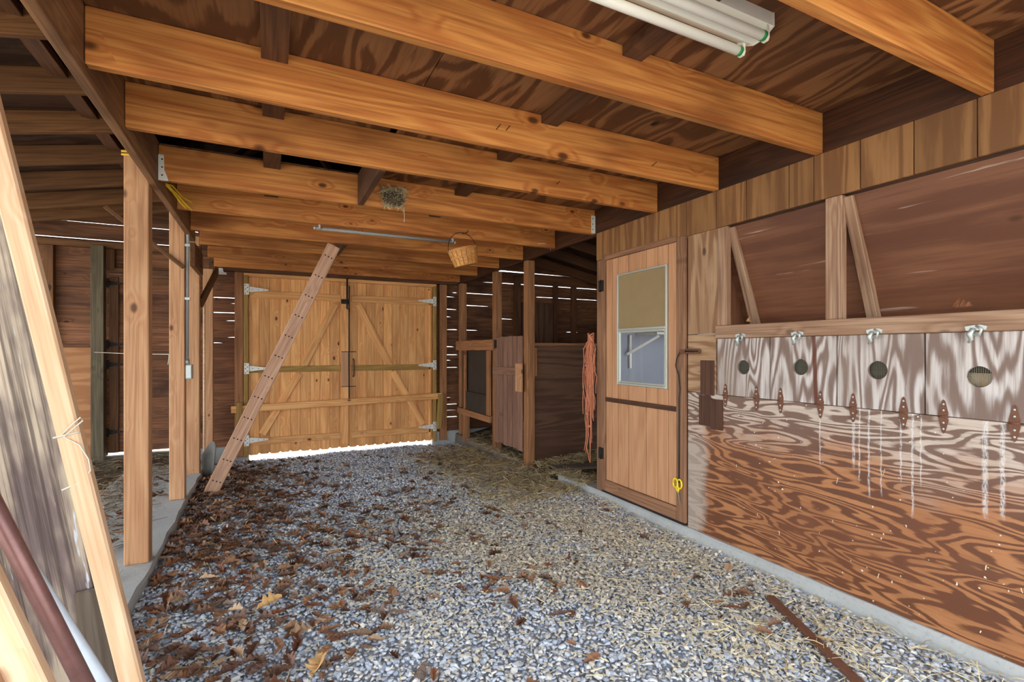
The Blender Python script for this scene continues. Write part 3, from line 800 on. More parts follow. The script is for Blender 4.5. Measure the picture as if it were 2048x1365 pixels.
# frame strips and the bar that holds the doors shut
for i, (x0, x1) in enumerate(((-0.258, -0.209), (2.092, 2.14))):
    tag(abox('trim_%d' % (6 + i), x0, x1, 6.755, 6.858, -0.03, 2.16, 'treated', None, 'z'), ('yellowish jamb strip at the left of the barn doors', 'yellowish jamb strip at the right of the barn doors')[i], 'trim', None, 'structure')
tag(abox('trim_8', -0.258, 2.14, 6.76, 6.858, 2.145, 2.188, 'door_pine', None, 'x'), 'thin pine head strip above the barn doors', 'trim', None, 'structure')
bar = empty('door_bar', (0.9, 6.68, 0.56), 'long wooden bar laid across both barn doors', 'bar')
board('bar_board', (-0.385, 6.715, 0.555), (2.20, 6.715, 0.615), 0.082, 0.038, 'door_pine', bar)
board('bracket', (2.175, 6.67, 0.64), (2.15, 6.67, 0.16), 0.075, 0.03, 'treated', bar, (1, 0, 0))
board('bracket', (-0.30, 6.675, 0.64), (-0.30, 6.675, 0.42), 0.06, 0.03, 'treated', bar, (1, 0, 0))

# small plank door in the left stall
d4 = empty('door_4', (-1.25, 6.84, 0.18), 'narrow brown plank door with black strap hinges in the left stall', 'door', None, 'structure')
for k in range(10): abox('plank', -1.58, -0.945, 6.842, 6.8595, 0.128 + k * 0.1965, 0.3245 + k * 0.1965, 'siding', d4, 'x', 0.0025)
abox('stile', -1.553, -1.47, 6.81, 6.841, 0.13, 2.06, 'rafter', d4, 'z')
abox('rail', -1.468, -0.96, 6.815, 6.841, 2.0, 2.07, 'rafter', d4, 'x')
abox('rail', -1.468, -0.96, 6.815, 6.841, 1.30, 1.38, 'siding', d4, 'x')
abox('head_strip', -1.56, -0.80, 6.80, 6.841, 2.12, 2.16, 'rafter', d4, 'x')
for z in (1.99, 1.32, 1.10, 0.36): t_hinge(d4, -1.575, z, 1, 0.12, 'iron', 6.805, 0.10, 0.05)

# ------------------------------------------------------------------ left row of posts
def post(x0, x1, y0, y1, z0, z1, label, mat='post'):
    return tag(abox('wooden_post', x0, x1, y0, y1, z0, z1, mat, None, 'z', 0.005), label, 'post')
post(-0.712, -0.598, 3.40, 3.50, 0.06, 2.345, 'nearest square wooden post standing on the left concrete sill')
post(-0.700, -0.596, 4.73, 4.83, 0.06, 2.60, 'second square wooden post on the sill, beside the grey conduit')
post(-0.705, -0.592, 5.66, 5.76, 0.03, 2.36, 'third wooden post, with the grey rubber flap at its foot')
post(-0.655, -0.555, 6.56, 6.65, -0.02, 2.18, 'farthest wooden post of the left row, by the back wall')
tag(board('knee_brace', (-1.10, 4.714, 2.34), (-0.600, 4.714, 1.915), 0.03, 0.024, 'rafter', None), 'thin diagonal stick behind the nearest left post', 'brace')
tag(abox('packing_board', -0.598, -0.560, 5.05, 5.64, 1.98, 2.184, 'rafter', None, 'y'), 'short pine board under the far end of the left beam', 'board')
tag(abox('block', -0.60, -0.545, 5.34, 5.39, 2.02, 2.21, 'joist_dark', None, 'z'), 'small dark block hanging under the far left joists', 'block')
tag(board('knee_brace', (-0.585, 5.72, 1.72), (-0.52, 6.58, 2.16), 0.09, 0.03, 'rafter', None), 'short knee brace between the two far left posts', 'brace')
tag(tube('light_gap_rod', [(-0.62, 6.35, -0.02), (-0.622, 6.37, 1.0), (-0.626, 6.40, 1.86)], 0.012, 'newpine', None, 6), 'thin pale rod added for the daylight gap between the far left posts', 'light_gap_rod')  # pale rod standing in for a slit of daylight
tag(extrude('bracket', [(-0.51, 2.14), (-0.43, 2.14), (-0.43, 2.165), (-0.46, 2.17), (-0.47, 2.215), (-0.51, 2.215)], 'y', 6.69, 6.694, 'whitesteel', None, (-0.47, 6.69, 2.14)), 'small white metal bracket left of the barn doors', 'bracket')
# rubber flap
bm = bmesh.new(); R0 = []
for i in range(9):
    a = -0.4 + i * 0.22
    R0.append([bm.verts.new((0.09 * math.sin(a) * (0.6 + 0.1 * k), 0.11 * math.cos(a) - 0.03 * k, 0.02 + 0.075 * k + 0.02 * math.sin(a * 2) * k)) for k in range(5)])
for a, b in zip(R0, R0[1:]):
    for k in range(4): bm.faces.new((a[k], b[k], b[k + 1], a[k + 1]))
o = bm_obj('rubber_flap', bm, 'rubber', None, Matrix.Translation((-0.54, 5.66, -0.03)), True)
sm = o.modifiers.new('thick', 'SOLIDIFY'); sm.thickness = 0.008
tag(o, 'curled grey rubber flap at the foot of the third left post', 'flap')

# conduit with straps and a box
cd = empty('conduit', (-0.585, 4.77, 1.1), 'grey electrical conduit with a small box on the second left post', 'conduit')
tube('pipe', [(-0.583, 4.60, 2.40), (-0.572, 4.72, 2.27), (-0.578, 4.755, 2.12), (-0.582, 4.76, 1.9), (-0.583, 4.76, 1.15)], 0.0125, 'conduit', cd, 10)
bx = abox('junction_box', -0.594, -0.545, 4.735, 4.80, 1.02, 1.14, 'galv', cd, 'z', 0.006)
abox('cover', -0.588, -0.551, 4.729, 4.735, 1.03, 1.13, 'galv', bx, 'z', 0.002)
tube('fitting', [(-0.583, 4.76, 1.14), (-0.583, 4.76, 1.18)], 0.018, 'galv', cd, 10)
for z in (1.67, 2.10):
    abox('strap', -0.6, -0.56, 4.735, 4.76, z - 0.011, z + 0.011, 'galv', cd, 'x', 0.002)
yc = empty('cable', (-0.56, 3.75, 2.3), 'yellow cable ends hanging from the left beam', 'cable')
for pts in ([(-0.552, 3.62, 2.26), (-0.53, 3.70, 2.275), (-0.50, 3.82, 2.25), (-0.44, 3.86, 2.22)], [(-0.552, 3.62, 2.26), (-0.52, 3.74, 2.245), (-0.47, 3.80, 2.19), (-0.44, 3.82, 2.165)], [(-0.552, 3.62, 2.255), (-0.53, 3.72, 2.24), (-0.50, 3.78, 2.20), (-0.47, 3.8, 2.17)]):
    tube('wire', pts, 0.006, 'cable', yc, 6)
ys = empty('cable', (-0.65, 3.39, 2.35), 'yellow strap tied over the top of the nearest left post', 'strap')
for z in (2.33, 2.348): tube('loop', [(-0.72, 3.392, z), (-0.66, 3.39, z + .004), (-0.6, 3.392, z + 0.002)], 0.006, 'cable', ys, 6)
# perforated connector plates
def conn(x0, x1, y, z0, z1, label):
    c = extrude('connector_plate', [(x0, z0), (x1, z0), (x1 - 0.008, z0 + .03), (x1 - .02, z0 + .06), (x1 - .022, z1), (x0, z1)] if x0 < 0 else [(x0, z0), (x1, z0), (x1, z1), (x0, z1)], 'y', y - 0.004, y, 'whitesteel', None, (x0, y, z0))
    tag(c, label, 'bracket')
    for k in range(3):
        lathe('nail_head', [(0, .003), (.004, .002), (.005, 0)], ((x0 + x1) / 2 - .006, y - .004, z0 + .03 + k * .045), 'iron', c, 6, (0, -1, 0))
conn(-0.553, -0.505, 3.398, 2.215, 2.36, 'white metal connector plate at the left end of a joist')
conn(2.405, 2.443, 3.398, 2.225, 2.37, 'grey metal connector plate on a joist end above the passage door')

# propped diagonal brace with groups of nail holes
A, B = Vector((-0.47, 5.08, -0.05)), Vector((0.545, 4.80, 2.212))
br = empty('diagonal_prop', A, 'long pale lumber prop leaning diagonally across the left barn door', 'prop')
x = (B - A).normalized(); nrm = Vector((0, -1, 0)); nrm = (nrm - x * nrm.dot(x)).normalized(); side = x.cross(nrm)
board('timber', A, B, 0.112, 0.075, 'brace', br, side, 0.004)
for k in range(12):
    c = A + x * (0.18 + k * 0.2) + nrm * 0.0378
    for j in range(3):
        lathe('nail_head', [(0, .002), (.006, .0015), (.007, 0)], c + side * (-0.03 + 0.03 * j), 'iron', br, 6, nrm)

# ------------------------------------------------------------------ right plywood wall
w2 = empty('wall_right', (2.47, 1.2, 0.1), 'right hand wall of stained and weathered plywood sheets', 'wall', None, 'structure')
abox('sheet', XW, XW + 0.016, -0.3, 2.386, 0.108, 0.984, 'flame', w2, 'y', 0.002)
abox('sheet', XW, XW + 0.016, 2.162, 2.386, 0.987, 1.352, 'sideply', w2, 'y', 0.002)
abox('sheet', XW, XW + 0.016, 2.150, 2.386, 1.355, 1.998, 'sideply', w2, 'z', 0.002)
abox('sheet', XW, XW + 0.016, -0.3, 0.735, 0.987, 1.322, 'hatchply', w2, 'z', 0.002)
abox('dark_hatch_backing', XW + 0.10, XW + 0.11, -0.3, 2.16, 0.1, 1.32, 'darkply', w2, 'y', 0.001)  # dark sheet added so the hatch holes don't show the bright room
band = [3.37, 2.388, 2.15, 1.939, 1.683, 1.552, 1.336, 1.126, 0.918, 0.68, 0.44, 0.2, -0.05, -0.3]
for a, b in zip(band, band[1:]):
    abox('band_panel', XW - 0.010, XW + 0.006, b + 0.002, a - 0.002, 1.992, 2.217, 'bandply', w2, 'z', 0.0015)
lg = board('ledge', (XW + 0.0, -0.3, 1.362), (XW + 0.0, 2.15, 1.362), 0.076, 0.04, 'ledge', w2, (0, 0, 1), 0.004)
# slanted sheet behind the opening with studs and braces
def slant(y, z):                                            # x of the slanted sheet at height z
    return XW + 0.03 + (1.99 - z) * 0.38
p = [(XW + 0.03, 1.992), (slant(0, 1.32), 1.32), (slant(0, 1.32) + 0.013, 1.32), (XW + 0.043, 1.992)]
bm = bmesh.new()
ca = Vector((slant(0, 1.65), 0.92, 1.65)); dirv = Vector((slant(0, 1.32) - (XW + 0.03), 0, 1.32 - 1.992))
board('bin_sheet', (ca.x, -0.3, ca.z), (ca.x, 2.15, ca.z), dirv.length, 0.012, 'binply', w2, dirv, 0.001)
for y0, y1 in ((2.078, 2.146), (1.42, 1.498), (0.1, 0.18)):
    abox('stud', XW - 0.006, XW + 0.034, y0, y1, 1.401, 1.991, 'ledge', w2, 'z', 0.003)
    ym = y0 - 0.012
    board('brace', (XW + 0.028, ym, 1.985), (slant(0, 1.40) - 0.028, ym - 0.01, 1.39), 0.05, 0.038, 'ledge', w2, (0, 1, 0), 0.003)
abox('top_rail', XW + 0.0065, XW + 0.06, -0.3, 2.40, 1.993, 2.06, 'joist_dark', w2, 'y', 0.002)  # cover board added to close a light leak above the bin
abox('dark_gap_backing', XW + 0.017, XW + 0.055, 2.352, 2.42, 0.1, 1.992, 'stain', w2, 'z', 0.002)  # dark strip added behind the door edge gap to hide the lit room
abox('end_panel', XW + 0.02, XW + 0.32, 2.150, 2.166, 1.3, 1.99, 'binply', w2, 'z', 0.001)
# dark patch boards beside the door
tag(abox('patch_board', XW - 0.008, XW - 0.001, 2.17, 2.276, 0.975, 1.19, 'stain', None, 'z', 0.002), 'narrow dark stained board on the wall right of the passage door', 'board')
pb = empty('patch_board', (XW - 0.01, 2.19, 0.78), 'dark brown square board screwed on below the narrow one', 'board')
abox('panel', XW - 0.012, XW - 0.001, 2.196, 2.284, 0.785, 0.972, 'stain', pb, 'z', 0.002)
abox('panel', XW - 0.013, XW - 0.001, 2.105, 2.194, 0.772, 0.955, 'stain', pb, 'z', 0.002)

# hatches
HP = [(1.800, 2.148, 1.966, 1.155, (2.087, 1.878)), (1.447, 1.796, 1.627, 1.166, (1.734, 1.522)), (1.092, 1.443, 1.269, 1.163, (1.37, 1.166)), (0.739, 1.088, 0.916, 1.150, (1.026, 0.814))]
HL = ['first small plywood hatch with a screened hole, nearest the passage door', 'second plywood hatch with a screened hole and a brown vertical streak', 'third plywood hatch from the door, with swirling bleached grain', 'fourth plywood hatch, farthest right, its hole half filled with tan']
for h, (y0, y1, hy, hz_, hin) in enumerate(HP):
    ht = empty('feed_hatch', (XW, (y0 + y1) / 2, 0.985), HL[h], 'hatch', 'row of screened feed hatches')
    # panel with a round hole; local x runs up so that the grain does too
    N = 28; r = 0.041; zlo, zhi = 0.987, 1.322
    c = Vector((XW - 0.001, (y0 + y1) / 2, 1.1545))
    bm = bmesh.new()
    ring, outr = [], []
    for k in range(N):
        a = 2 * PI * k / N
        dy, dz = math.cos(a), math.sin(a)
        ring.append((hy + r * dy, hz_ + r * dz))
        t = min(((y1 - 0.001 - hy) / dy) if dy > 1e-6 else 9, ((y0 + 0.001 - hy) / dy) if dy < -1e-6 else 9, ((zhi - hz_) / dz) if dz > 1e-6 else 9, ((zlo - hz_) / dz) if dz < -1e-6 else 9)
        outr.append((hy + t * dy, hz_ + t * dz))
    def V(yz, d): return bm.verts.new((yz[1] - c.z, d, -(yz[0] - c.y)))
    cn = [(y0 + .001, zlo), (y0 + .001, zhi), (y1 - .001, zhi), (y1 - .001, zlo)]
    RI = [V(q, 0.0) for q in ring]; RO = [V(q, 0.0) for q in outr]; RB = [V(q, 0.016) for q in ring]; OB = [V(q, 0.016) for q in outr]
    for k in range(N):
        j = (k + 1) % N
        bm.faces.new((RI[k], RI[j], RO[j], RO[k])); bm.faces.new((RI[k], RB[k], RB[j], RI[j])); bm.faces.new((RO[k], RO[j], OB[j], OB[k])); bm.faces.new((RB[k], OB[k], OB[j], RB[j]))
        a_, b_ = outr[k], outr[j]
        if abs(a_[0] - b_[0]) > 1e-5 and abs(a_[1] - b_[1]) > 1e-5:      # close the corner
            q = min(cn, key=lambda w: abs(w[0] - a_[0]) + abs(w[1] - a_[1]) + abs(w[0] - b_[0]) + abs(w[1] - b_[1]))
            v0 = V(q, 0.0); v1 = V(q, 0.016)
            bm.faces.new((RO[k], RO[j], v0)); bm.faces.new((OB[j], OB[k], v1))
            bm.faces.new((RO[k], v0, v1, OB[k])); bm.faces.new((v0, RO[j], OB[j], v1))
    bmesh.ops.recalc_face_normals(bm, faces=bm.faces)
    # local axes: x up, y into the wall, z towards -y
    mw = Matrix(((0, 1, 0), (0, 0, -1), (1, 0, 0))).to_4x4(); mw.translation = c
    bm_obj('panel', bm, 'hatchstreak' if h == 1 else 'hatchply', ht, mw)
    bm = bmesh.new()
    for k in range(-6, 7):
        s_ = k * 0.0068; e_ = math.sqrt(max(0.0, 0.046 ** 2 - s_ ** 2))
        if e_ < 0.008: continue
        tube_bm(bm, [(0, s_, -e_), (0, s_, e_)], 0.0009, 4, False); tube_bm(bm, [(0.001, -e_, s_), (0.001, e_, s_)], 0.0009, 4, False)
    bm_obj('wire_screen', bm, 'wire', ht, Matrix.Translation((XW + 0.017, hy, hz_)))
    for yh in hin:                                          # small pointed strap hinges
        zc_ = 0.985
        pl = [(yh - .013, zc_ - .006), (yh - .016, zc_ - .012), (yh - .005, zc_ - .062), (yh, zc_ - .068), (yh + .005, zc_ - .062), (yh + .016, zc_ - .012), (yh + .016, zc_ + .012), (yh + .005, zc_ + .062), (yh, zc_ + .068), (yh - .005, zc_ + .062), (yh - .016, zc_ + .012)]
        hg = extrude('hinge', pl, 'x', XW - 0.007, XW - 0.0015, 'rust', ht, (XW, yh, zc_))
        tube('hinge_pin', [(XW - 0.008, yh - .017, zc_), (XW - 0.008, yh + .017, zc_)], 0.004, 'rust', hg, 6)
        for q in (-.05, -.025, .025, .05):
            lathe('screw', [(0, .003), (.004, .002), (.005, 0)], (XW - .007, yh, zc_ + q), 'galv', hg, 6, (-1, 0, 0))
    zl = 1.325
    lt = extrude('latch', [(hy - .03, zl + .004), (hy + .03, zl + .002), (hy + .033, zl + .018), (hy + .012, zl + .022), (hy - .012, zl + .024), (hy - .033, zl + .018)], 'x', XW - 0.027, XW - 0.020, 'galv', ht, (XW, hy, zl))
    tube('lever', [(XW - .03, hy + .006, zl + .01), (XW - .034, hy + .016, zl - .012), (XW - .03, hy + .012, zl - .032), (XW - .028, hy + .022, zl - .044)], [.008, .011, .007, .004], 'galv', lt, 7)
    tube('hook', [(XW - .03, hy - .002, zl + .02), (XW - .034, hy - .02, zl + .006), (XW - .03, hy - .012, zl - .016), (XW - .028, hy + .006, zl - .014)], .005, 'galv', lt, 6)
tag(abox('inner_board', XW + 0.05, XW + 0.07, 0.76, 1.06, 1.0, 1.163, 'newpine', None, 'y', 0.002), 'tan board showing through the hole of the rightmost hatch', 'board')

# passage door
d3 = empty('door_3', (XW, 2.84, 0.12), 'tan board passage door with a half screen window', 'door', None, 'structure')
DX = XW - 0.004
seams = [3.247, 3.17, 3.0945, 2.97, 2.777, 2.66, 2.5575, 2.476]
for a, b in zip(seams, seams[1:]):
    zs = [(0.215, 0.989), (1.841, 1.975)] if (a <= 3.0946 and b >= 2.555) else [(0.215, 1.975)]
    for z0, z1 in zs:
        abox('door_board', DX, DX + 0.010, b + 0.0025, a - 0.0025, z0, z1, 'doorply', d3, 'z', 0.002)
for y0, y1, z0, z1 in ((2.476, 3.247, 0.215, 0.989), (2.476, 3.247, 1.841, 1.975), (2.476, 2.557, 0.989, 1.841), (3.095, 3.247, 0.989, 1.841)):
    abox('dark_seam_backing', DX + 0.0101, DX + 0.018, y0, y1, z0, z1, 'stain', d3, 'z', 0.0)  # dark backing added so the seams don't let the lit room through
abox('stile', DX - 0.012, DX + 0.012, 3.249, 3.292, 0.125, 2.03, 'doorframe', d3, 'z')
abox('stile', DX - 0.012, DX + 0.012, 2.396, 2.474, 0.125, 2.0, 'doorframe', d3, 'z')
abox('rail', DX - 0.012, DX + 0.012, 2.476, 3.247, 0.125, 0.213, 'doorframe', d3, 'y')
abox('rail', DX - 0.012, DX + 0.012, 2.476, 3.247, 1.977, 2.015, 'doorframe', d3, 'y')
abox('mid_rail', DX - 0.016, DX - 0.001, 2.474, 3.235, 0.845, 0.878, 'stain', d3, 'y')
wf = abox('window_frame', DX - 0.016, DX + 0.014, 2.558, 2.572, 0.99, 1.84, 'alu', d3, 'z', 0.002)
for a in ((3.080, 3.094, 0.99, 1.84, 'z'), (2.572, 3.080, 1.826, 1.84, 'y'), (2.572, 3.080, 0.99, 1.006, 'y'), (2.572, 3.080, 1.402, 1.420, 'y')):
    abox('frame_bar', DX - 0.016, DX + 0.014, a[0], a[1], a[2], a[3], 'alu', wf, a[4], 0.002)
abox('screen_panel', DX - 0.004, DX + 0.0, 2.572, 3.080, 1.420, 1.826, 'screen', wf, 'z', 0.0)
for a in ((2.572, 2.588, 1.006, 1.402, 'z'), (3.064, 3.080, 1.006, 1.402, 'z'), (2.588, 3.064, 1.006, 1.02, 'y'), (2.588, 3.064, 1.385, 1.402, 'y')):
    abox('sash_bar', DX - 0.010, DX + 0.004, a[0], a[1], a[2], a[3], 'alu', wf, a[4], 0.002)
abox('pane', DX - 0.002, DX + 0.001, 2.588, 3.064, 1.02, 1.385, 'glass', wf, 'y', 0.0)
for z in (1.775, 0.42):                                      # butt hinges
    hg = abox('hinge', DX - 0.018, DX - 0.012, 3.262, 3.325, z - 0.045, z + 0.045, 'iron', d3, 'z', 0.001)
    tube('hinge_pin', [(DX - 0.02, 3.294, z - 0.048), (DX - 0.02, 3.294, z + 0.048)], 0.007, 'iron', hg, 6)
abox('drip_strip', DX - 0.014, DX + 0.01, 2.40, 3.29, 0.111, 0.123, 'black', d3, 'y')
# hasp and cord
hs = empty('hasp', (DX - 0.02, 2.34, 1.245), 'rusty hasp and chain fastening the passage door', 'hasp')
abox('plate', DX - 0.012, DX - 0.003 - 0.0005, 2.275, 2.39, 1.232, 1.262, 'rust', hs, 'y', 0.002)
abox('plate', DX - 0.022, DX - 0.0125, 2.392, 2.44, 1.228, 1.258, 'rust', hs, 'y', 0.002)
for k in range(7):
    tube('link', [(DX - .018, 2.28 + k * .015, 1.243), (DX - .022, 2.287 + k * .015, 1.250), (DX - .018, 2.295 + k * .015, 1.243)], 0.003, 'iron', hs, 5)
cr = tube('cord', [(DX - .02, 2.43, 1.24), (DX - .026, 2.452, 1.20), (DX - .028, 2.46, 1.15), (DX - .02, 2.442, 1.09), (DX - .02, 2.43, 1.0), (DX - .022, 2.437, 0.93), (DX - .018, 2.44, 0.85), (DX - .016, 2.442, 0.6), (DX - .016, 2.443, 0.38)], 0.0045, 'black', None, 6)
tag(cr, 'black cord hanging down the edge of the passage door', 'cord')
sc_ = empty('scissors', (DX - 0.02, 2.45, 0.32), 'yellow handled scissors hanging at the foot of the passage door', 'scissors')
for s_ in (-1, 1):
    pts = [(DX - .02, 2.452 + s_ * .018 + .020 * math.cos(a), 0.375 + 0.030 * math.sin(a)) for a in [k * 2 * PI / 12 for k in range(13)]]
    tube('handle', pts, 0.0065, 'yellow', sc_, 6)
    tube('shank', [(DX - .02, 2.452 + s_ * .012, 0.347), (DX - .02, 2.447, 0.318)], [0.007, 0.006], 'yellow', sc_, 6)
    extrude('blade', [(2.452, 0.325), (2.440, 0.325), (2.431 + s_ * .004, 0.26), (2.427 + s_ * .004, 0.235)], 'x', DX - .021 + s_ * .001, DX - .0195 + s_ * .001, 'blade', sc_, (DX - .02, 2.44, .3))
# end post of the wall and frame of the door
tag(abox('wall_post', XW - 0.004, XW + 0.085, 3.296, 3.372, 0.06, 1.991, 'doorframe', None, 'z'), 'brown wall post between the passage door and the open stall', 'post')
# tack room behind: grey wall with a shelf
wt = empty('wall_tack', (3.3, 3.36, 0), 'grey painted partition wall seen through the door glass', 'wall', None, 'structure')
abox('panel', XW + 0.1, 4.6, 3.376, 3.396, 0.1, 2.5, 'greywall', wt, 'x', 0.001)
abox('panel', 4.6, 4.62, -0.3, 3.4, 0.1, 2.6, 'greywall', wt, 'y', 0.001)
sh = empty('shelf', (3.0, 3.3, 1.38), 'white shelf on a diagonal bracket seen through the door glass', 'shelf')
abox('shelf_board', 2.86, 3.9, 3.12, 3.374, 1.385, 1.405, 'whitepaint', sh, 'x')
board('bracket', (2.90, 3.14, 1.375), (2.74, 3.35, 1.22), 0.022, 0.02, 'whitepaint', sh)
board('bracket_foot', (2.78, 3.36, 1.385), (2.78, 3.36, 1.10), 0.02, 0.02, 'whitepaint', sh, (1, 0, 0))

# ------------------------------------------------------------------ stalls at the back right
post(XW, XW + 0.09, 4.60, 4.69, 0.02, 2.203, 'tall post at the near side of the slatted stall gate', 'stallwood')
post(XW, XW + 0.09, 5.42, 5.51, 0.066, 2.203, 'tall post between the slatted gate and the stall window', 'stallwood')
post(XW, XW + 0.09, 6.60, 6.69, 0.066, 2.203, 'tall post at the back wall beside the stall window', 'stallwood')
gt = empty('stall_gate', (XW - 0.02, 5.05, 0.16), 'narrow slatted wooden stall gate with a wooden turn bar', 'gate')
GX = XW + 0.012
for k in range(6):
    y0 = 4.715 + k * 0.118
    abox('slat', GX - 0.02, GX, y0 + 0.005, y0 + 0.110, 0.17 + random.uniform(-.01, .01), 1.41 + random.uniform(-.006, .006), 'gatewood', gt, 'z')
for z in (0.4, 1.2): abox('back_rail', GX + 0.001, GX + 0.03, 4.72, 5.40, z, z + 0.08, 'gatewood', gt, 'y')
board('turn_bar', (GX - 0.04, 5.40, 1.012), (GX - 0.04, 4.68, 1.035), 0.085, 0.035, 'gatewood', gt)
abox('block', GX - 0.075, GX - 0.045, 4.64, 4.765, 0.815, 1.115, 'post', gt, 'z')
for z in (1.33,):
    abox('hinge', GX - 0.026, GX - 0.021, 5.36, 5.43, z - 0.05, z + 0.05, 'iron', gt, 'z', 0.001)
sw = empty('stall_window', (XW, 6.0, 0.38), 'framed dark stall opening left of the slatted gate', 'opening')
abox('top_rail', XW - 0.035, XW - 0.001, 5.435, 6.72, 1.255, 1.385, 'stallwood', sw, 'y')
abox('bottom_rail', XW - 0.035, XW - 0.001, 5.515, 6.66, 0.372, 0.452, 'stallwood', sw, 'y')
abox('side_rail', XW - 0.03, XW - 0.001, 5.53, 5.63, 0.455, 1.252, 'stallwood', sw, 'z')
abox('side_rail', XW - 0.03, XW - 0.001, 6.36, 6.42, 0.455, 1.252, 'stallwood', sw, 'z')
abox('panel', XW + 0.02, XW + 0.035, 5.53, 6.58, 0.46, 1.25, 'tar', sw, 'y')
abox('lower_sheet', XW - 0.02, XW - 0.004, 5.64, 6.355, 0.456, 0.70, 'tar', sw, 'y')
abox('leg', XW - 0.03, XW + 0.05, 6.38, 6.46, 0.0, 0.371, 'stallwood', sw, 'z')
pt = empty('wall_partition', (3.8, 4.72, 0.1), 'dark plywood partition between the two right hand stalls', 'wall', None, 'structure')
for x0, x1 in ((XW + 0.093, 3.75), (3.753, 5.28)):
    abox('panel', x0, x1, 4.655, 4.67, 0.03, 1.30, 'darkply', pt, 'x', 0.001)
abox('cap_rail', XW + 0.092, 5.28, 4.63, 4.69, 1.302, 1.335, 'stallwood', pt, 'x')
abox('cleat', XW + 0.092, XW + 0.13, 4.625, 4.652, 0.98, 1.28, 'stallwood', pt, 'z')
tag(board('plank', (2.46, 4.10, 0.125), (2.95, 4.02, 0.115), 0.022, 0.17, 'greyboard', None), 'loose weathered plank lying in the stall entrance', 'plank')

# orange rope hanging on the wall post
rp = empty('rope_bundle', (2.40, 3.42, 1.38), 'bundle of orange twine hanging beside the passage door', 'rope')
for k in range(44):
    y = 3.43 + random.uniform(-.045, .045); x = 2.408 + random.uniform(-.02, .02)
    ln = random.choice((0.35, 0.5, 0.6, 0.62, 0.66, 0.7, 0.9, 1.02)) * random.uniform(.92, 1.05)
    pts = [(2.41, 3.41, 1.36)]
    for j in range(1, 8):
        t = j / 7
        pts.append((x + random.uniform(-.012, .012), y + random.uniform(-.014, .014) + 0.03 * math.sin(t * 3 + k) * (1 if k % 3 == 0 else .4), 1.36 - ln * t))
    tube('strand', pts, 0.0035, 'rope', rp, 5)
for k in range(5):
    pts = [(2.41 + .022 * math.cos(a), 3.41 + .026 * math.sin(a), 1.36 + .014 * k - .03 + .01 * math.sin(a * 2 + k)) for a in [q * 2 * PI / 10 for q in range(11)]]
    tube('coil', pts, 0.006, 'rope', rp, 5)
for z, y in ((0.95, 3.40), (0.72, 3.44), (0.62, 3.41), (1.12, 3.45)):
    tube('knot', [(2.40, y - .012, z), (2.39, y, z + .006), (2.40, y + .012, z)], [.004, .012, .004], 'rope', rp, 6)
tag(tube('peg', [(2.449, 3.41, 1.375), (2.39, 3.41, 1.385)], 0.006, 'iron', None, 6), 'iron nail holding the orange twine', 'nail')

# ------------------------------------------------------------------ light fittings
lf = empty('light_fixture', (0.95, 1.19, 2.42), 'white two tube fluorescent light fixture on the ceiling', 'light fixture')
X0, X1, YF = 0.345, 1.565, 1.20
extrude('housing', [(YF - 0.062, 2.417), (YF - 0.062, 2.372), (YF - 0.02, 2.352), (YF + 0.02, 2.352), (YF + 0.062, 2.372), (YF + 0.062, 2.417)], 'x', X0, X1, 'enamel', lf, (0.95, YF, 2.39))
extrude('end_cap', [(YF - 0.064, 2.417), (YF - 0.064, 2.37), (YF - 0.02, 2.348), (YF + 0.02, 2.348), (YF + 0.064, 2.37), (YF + 0.064, 2.417)], 'x', X1, X1 + 0.004, 'enamel', lf, (X1, YF, 2.39))
for s_ in (-1, 1):
    y = YF + s_ * 0.048
    tb = tube('fluorescent_tube', [(X0 + 0.02, y, 2.335), (X1 - 0.045, y, 2.335)], 0.0165, 'tube', lf, 16)
    tube('tube_end', [(X1 - 0.045, y, 2.335), (X1 - 0.03, y, 2.335)], 0.017, 'greencap', tb, 16)
    for xx in (X1 - 0.024, X0 + 0.01):
        extrude('socket', [(y - .012, 2.372), (y - .014, 2.33), (y - .009, 2.318), (y + .009, 2.318), (y + .014, 2.33), (y + .012, 2.372)], 'x', xx - 0.006, xx + 0.006, 'enamel', lf, (xx, y, 2.34))
tl = empty('tube_lamp', (0.9, 4.12, 2.21), 'thin grey fluorescent tube under the fourth joist', 'light fixture')
tube('fluorescent_tube', [(0.335, 4.115, 2.200), (1.46, 4.115, 2.200)], 0.013, 'conduit', tl, 12)
for xx in (0.32, 1.462): tube('tube_end', [(xx, 4.115, 2.2), (xx + .016, 4.115, 2.2)], 0.0138, 'galv', tl, 12)
for xx in (0.36, 1.44): abox('clip', xx - .006, xx + .006, 4.076, 4.125, 2.19, 2.23, 'galv', tl, 'z', .001)

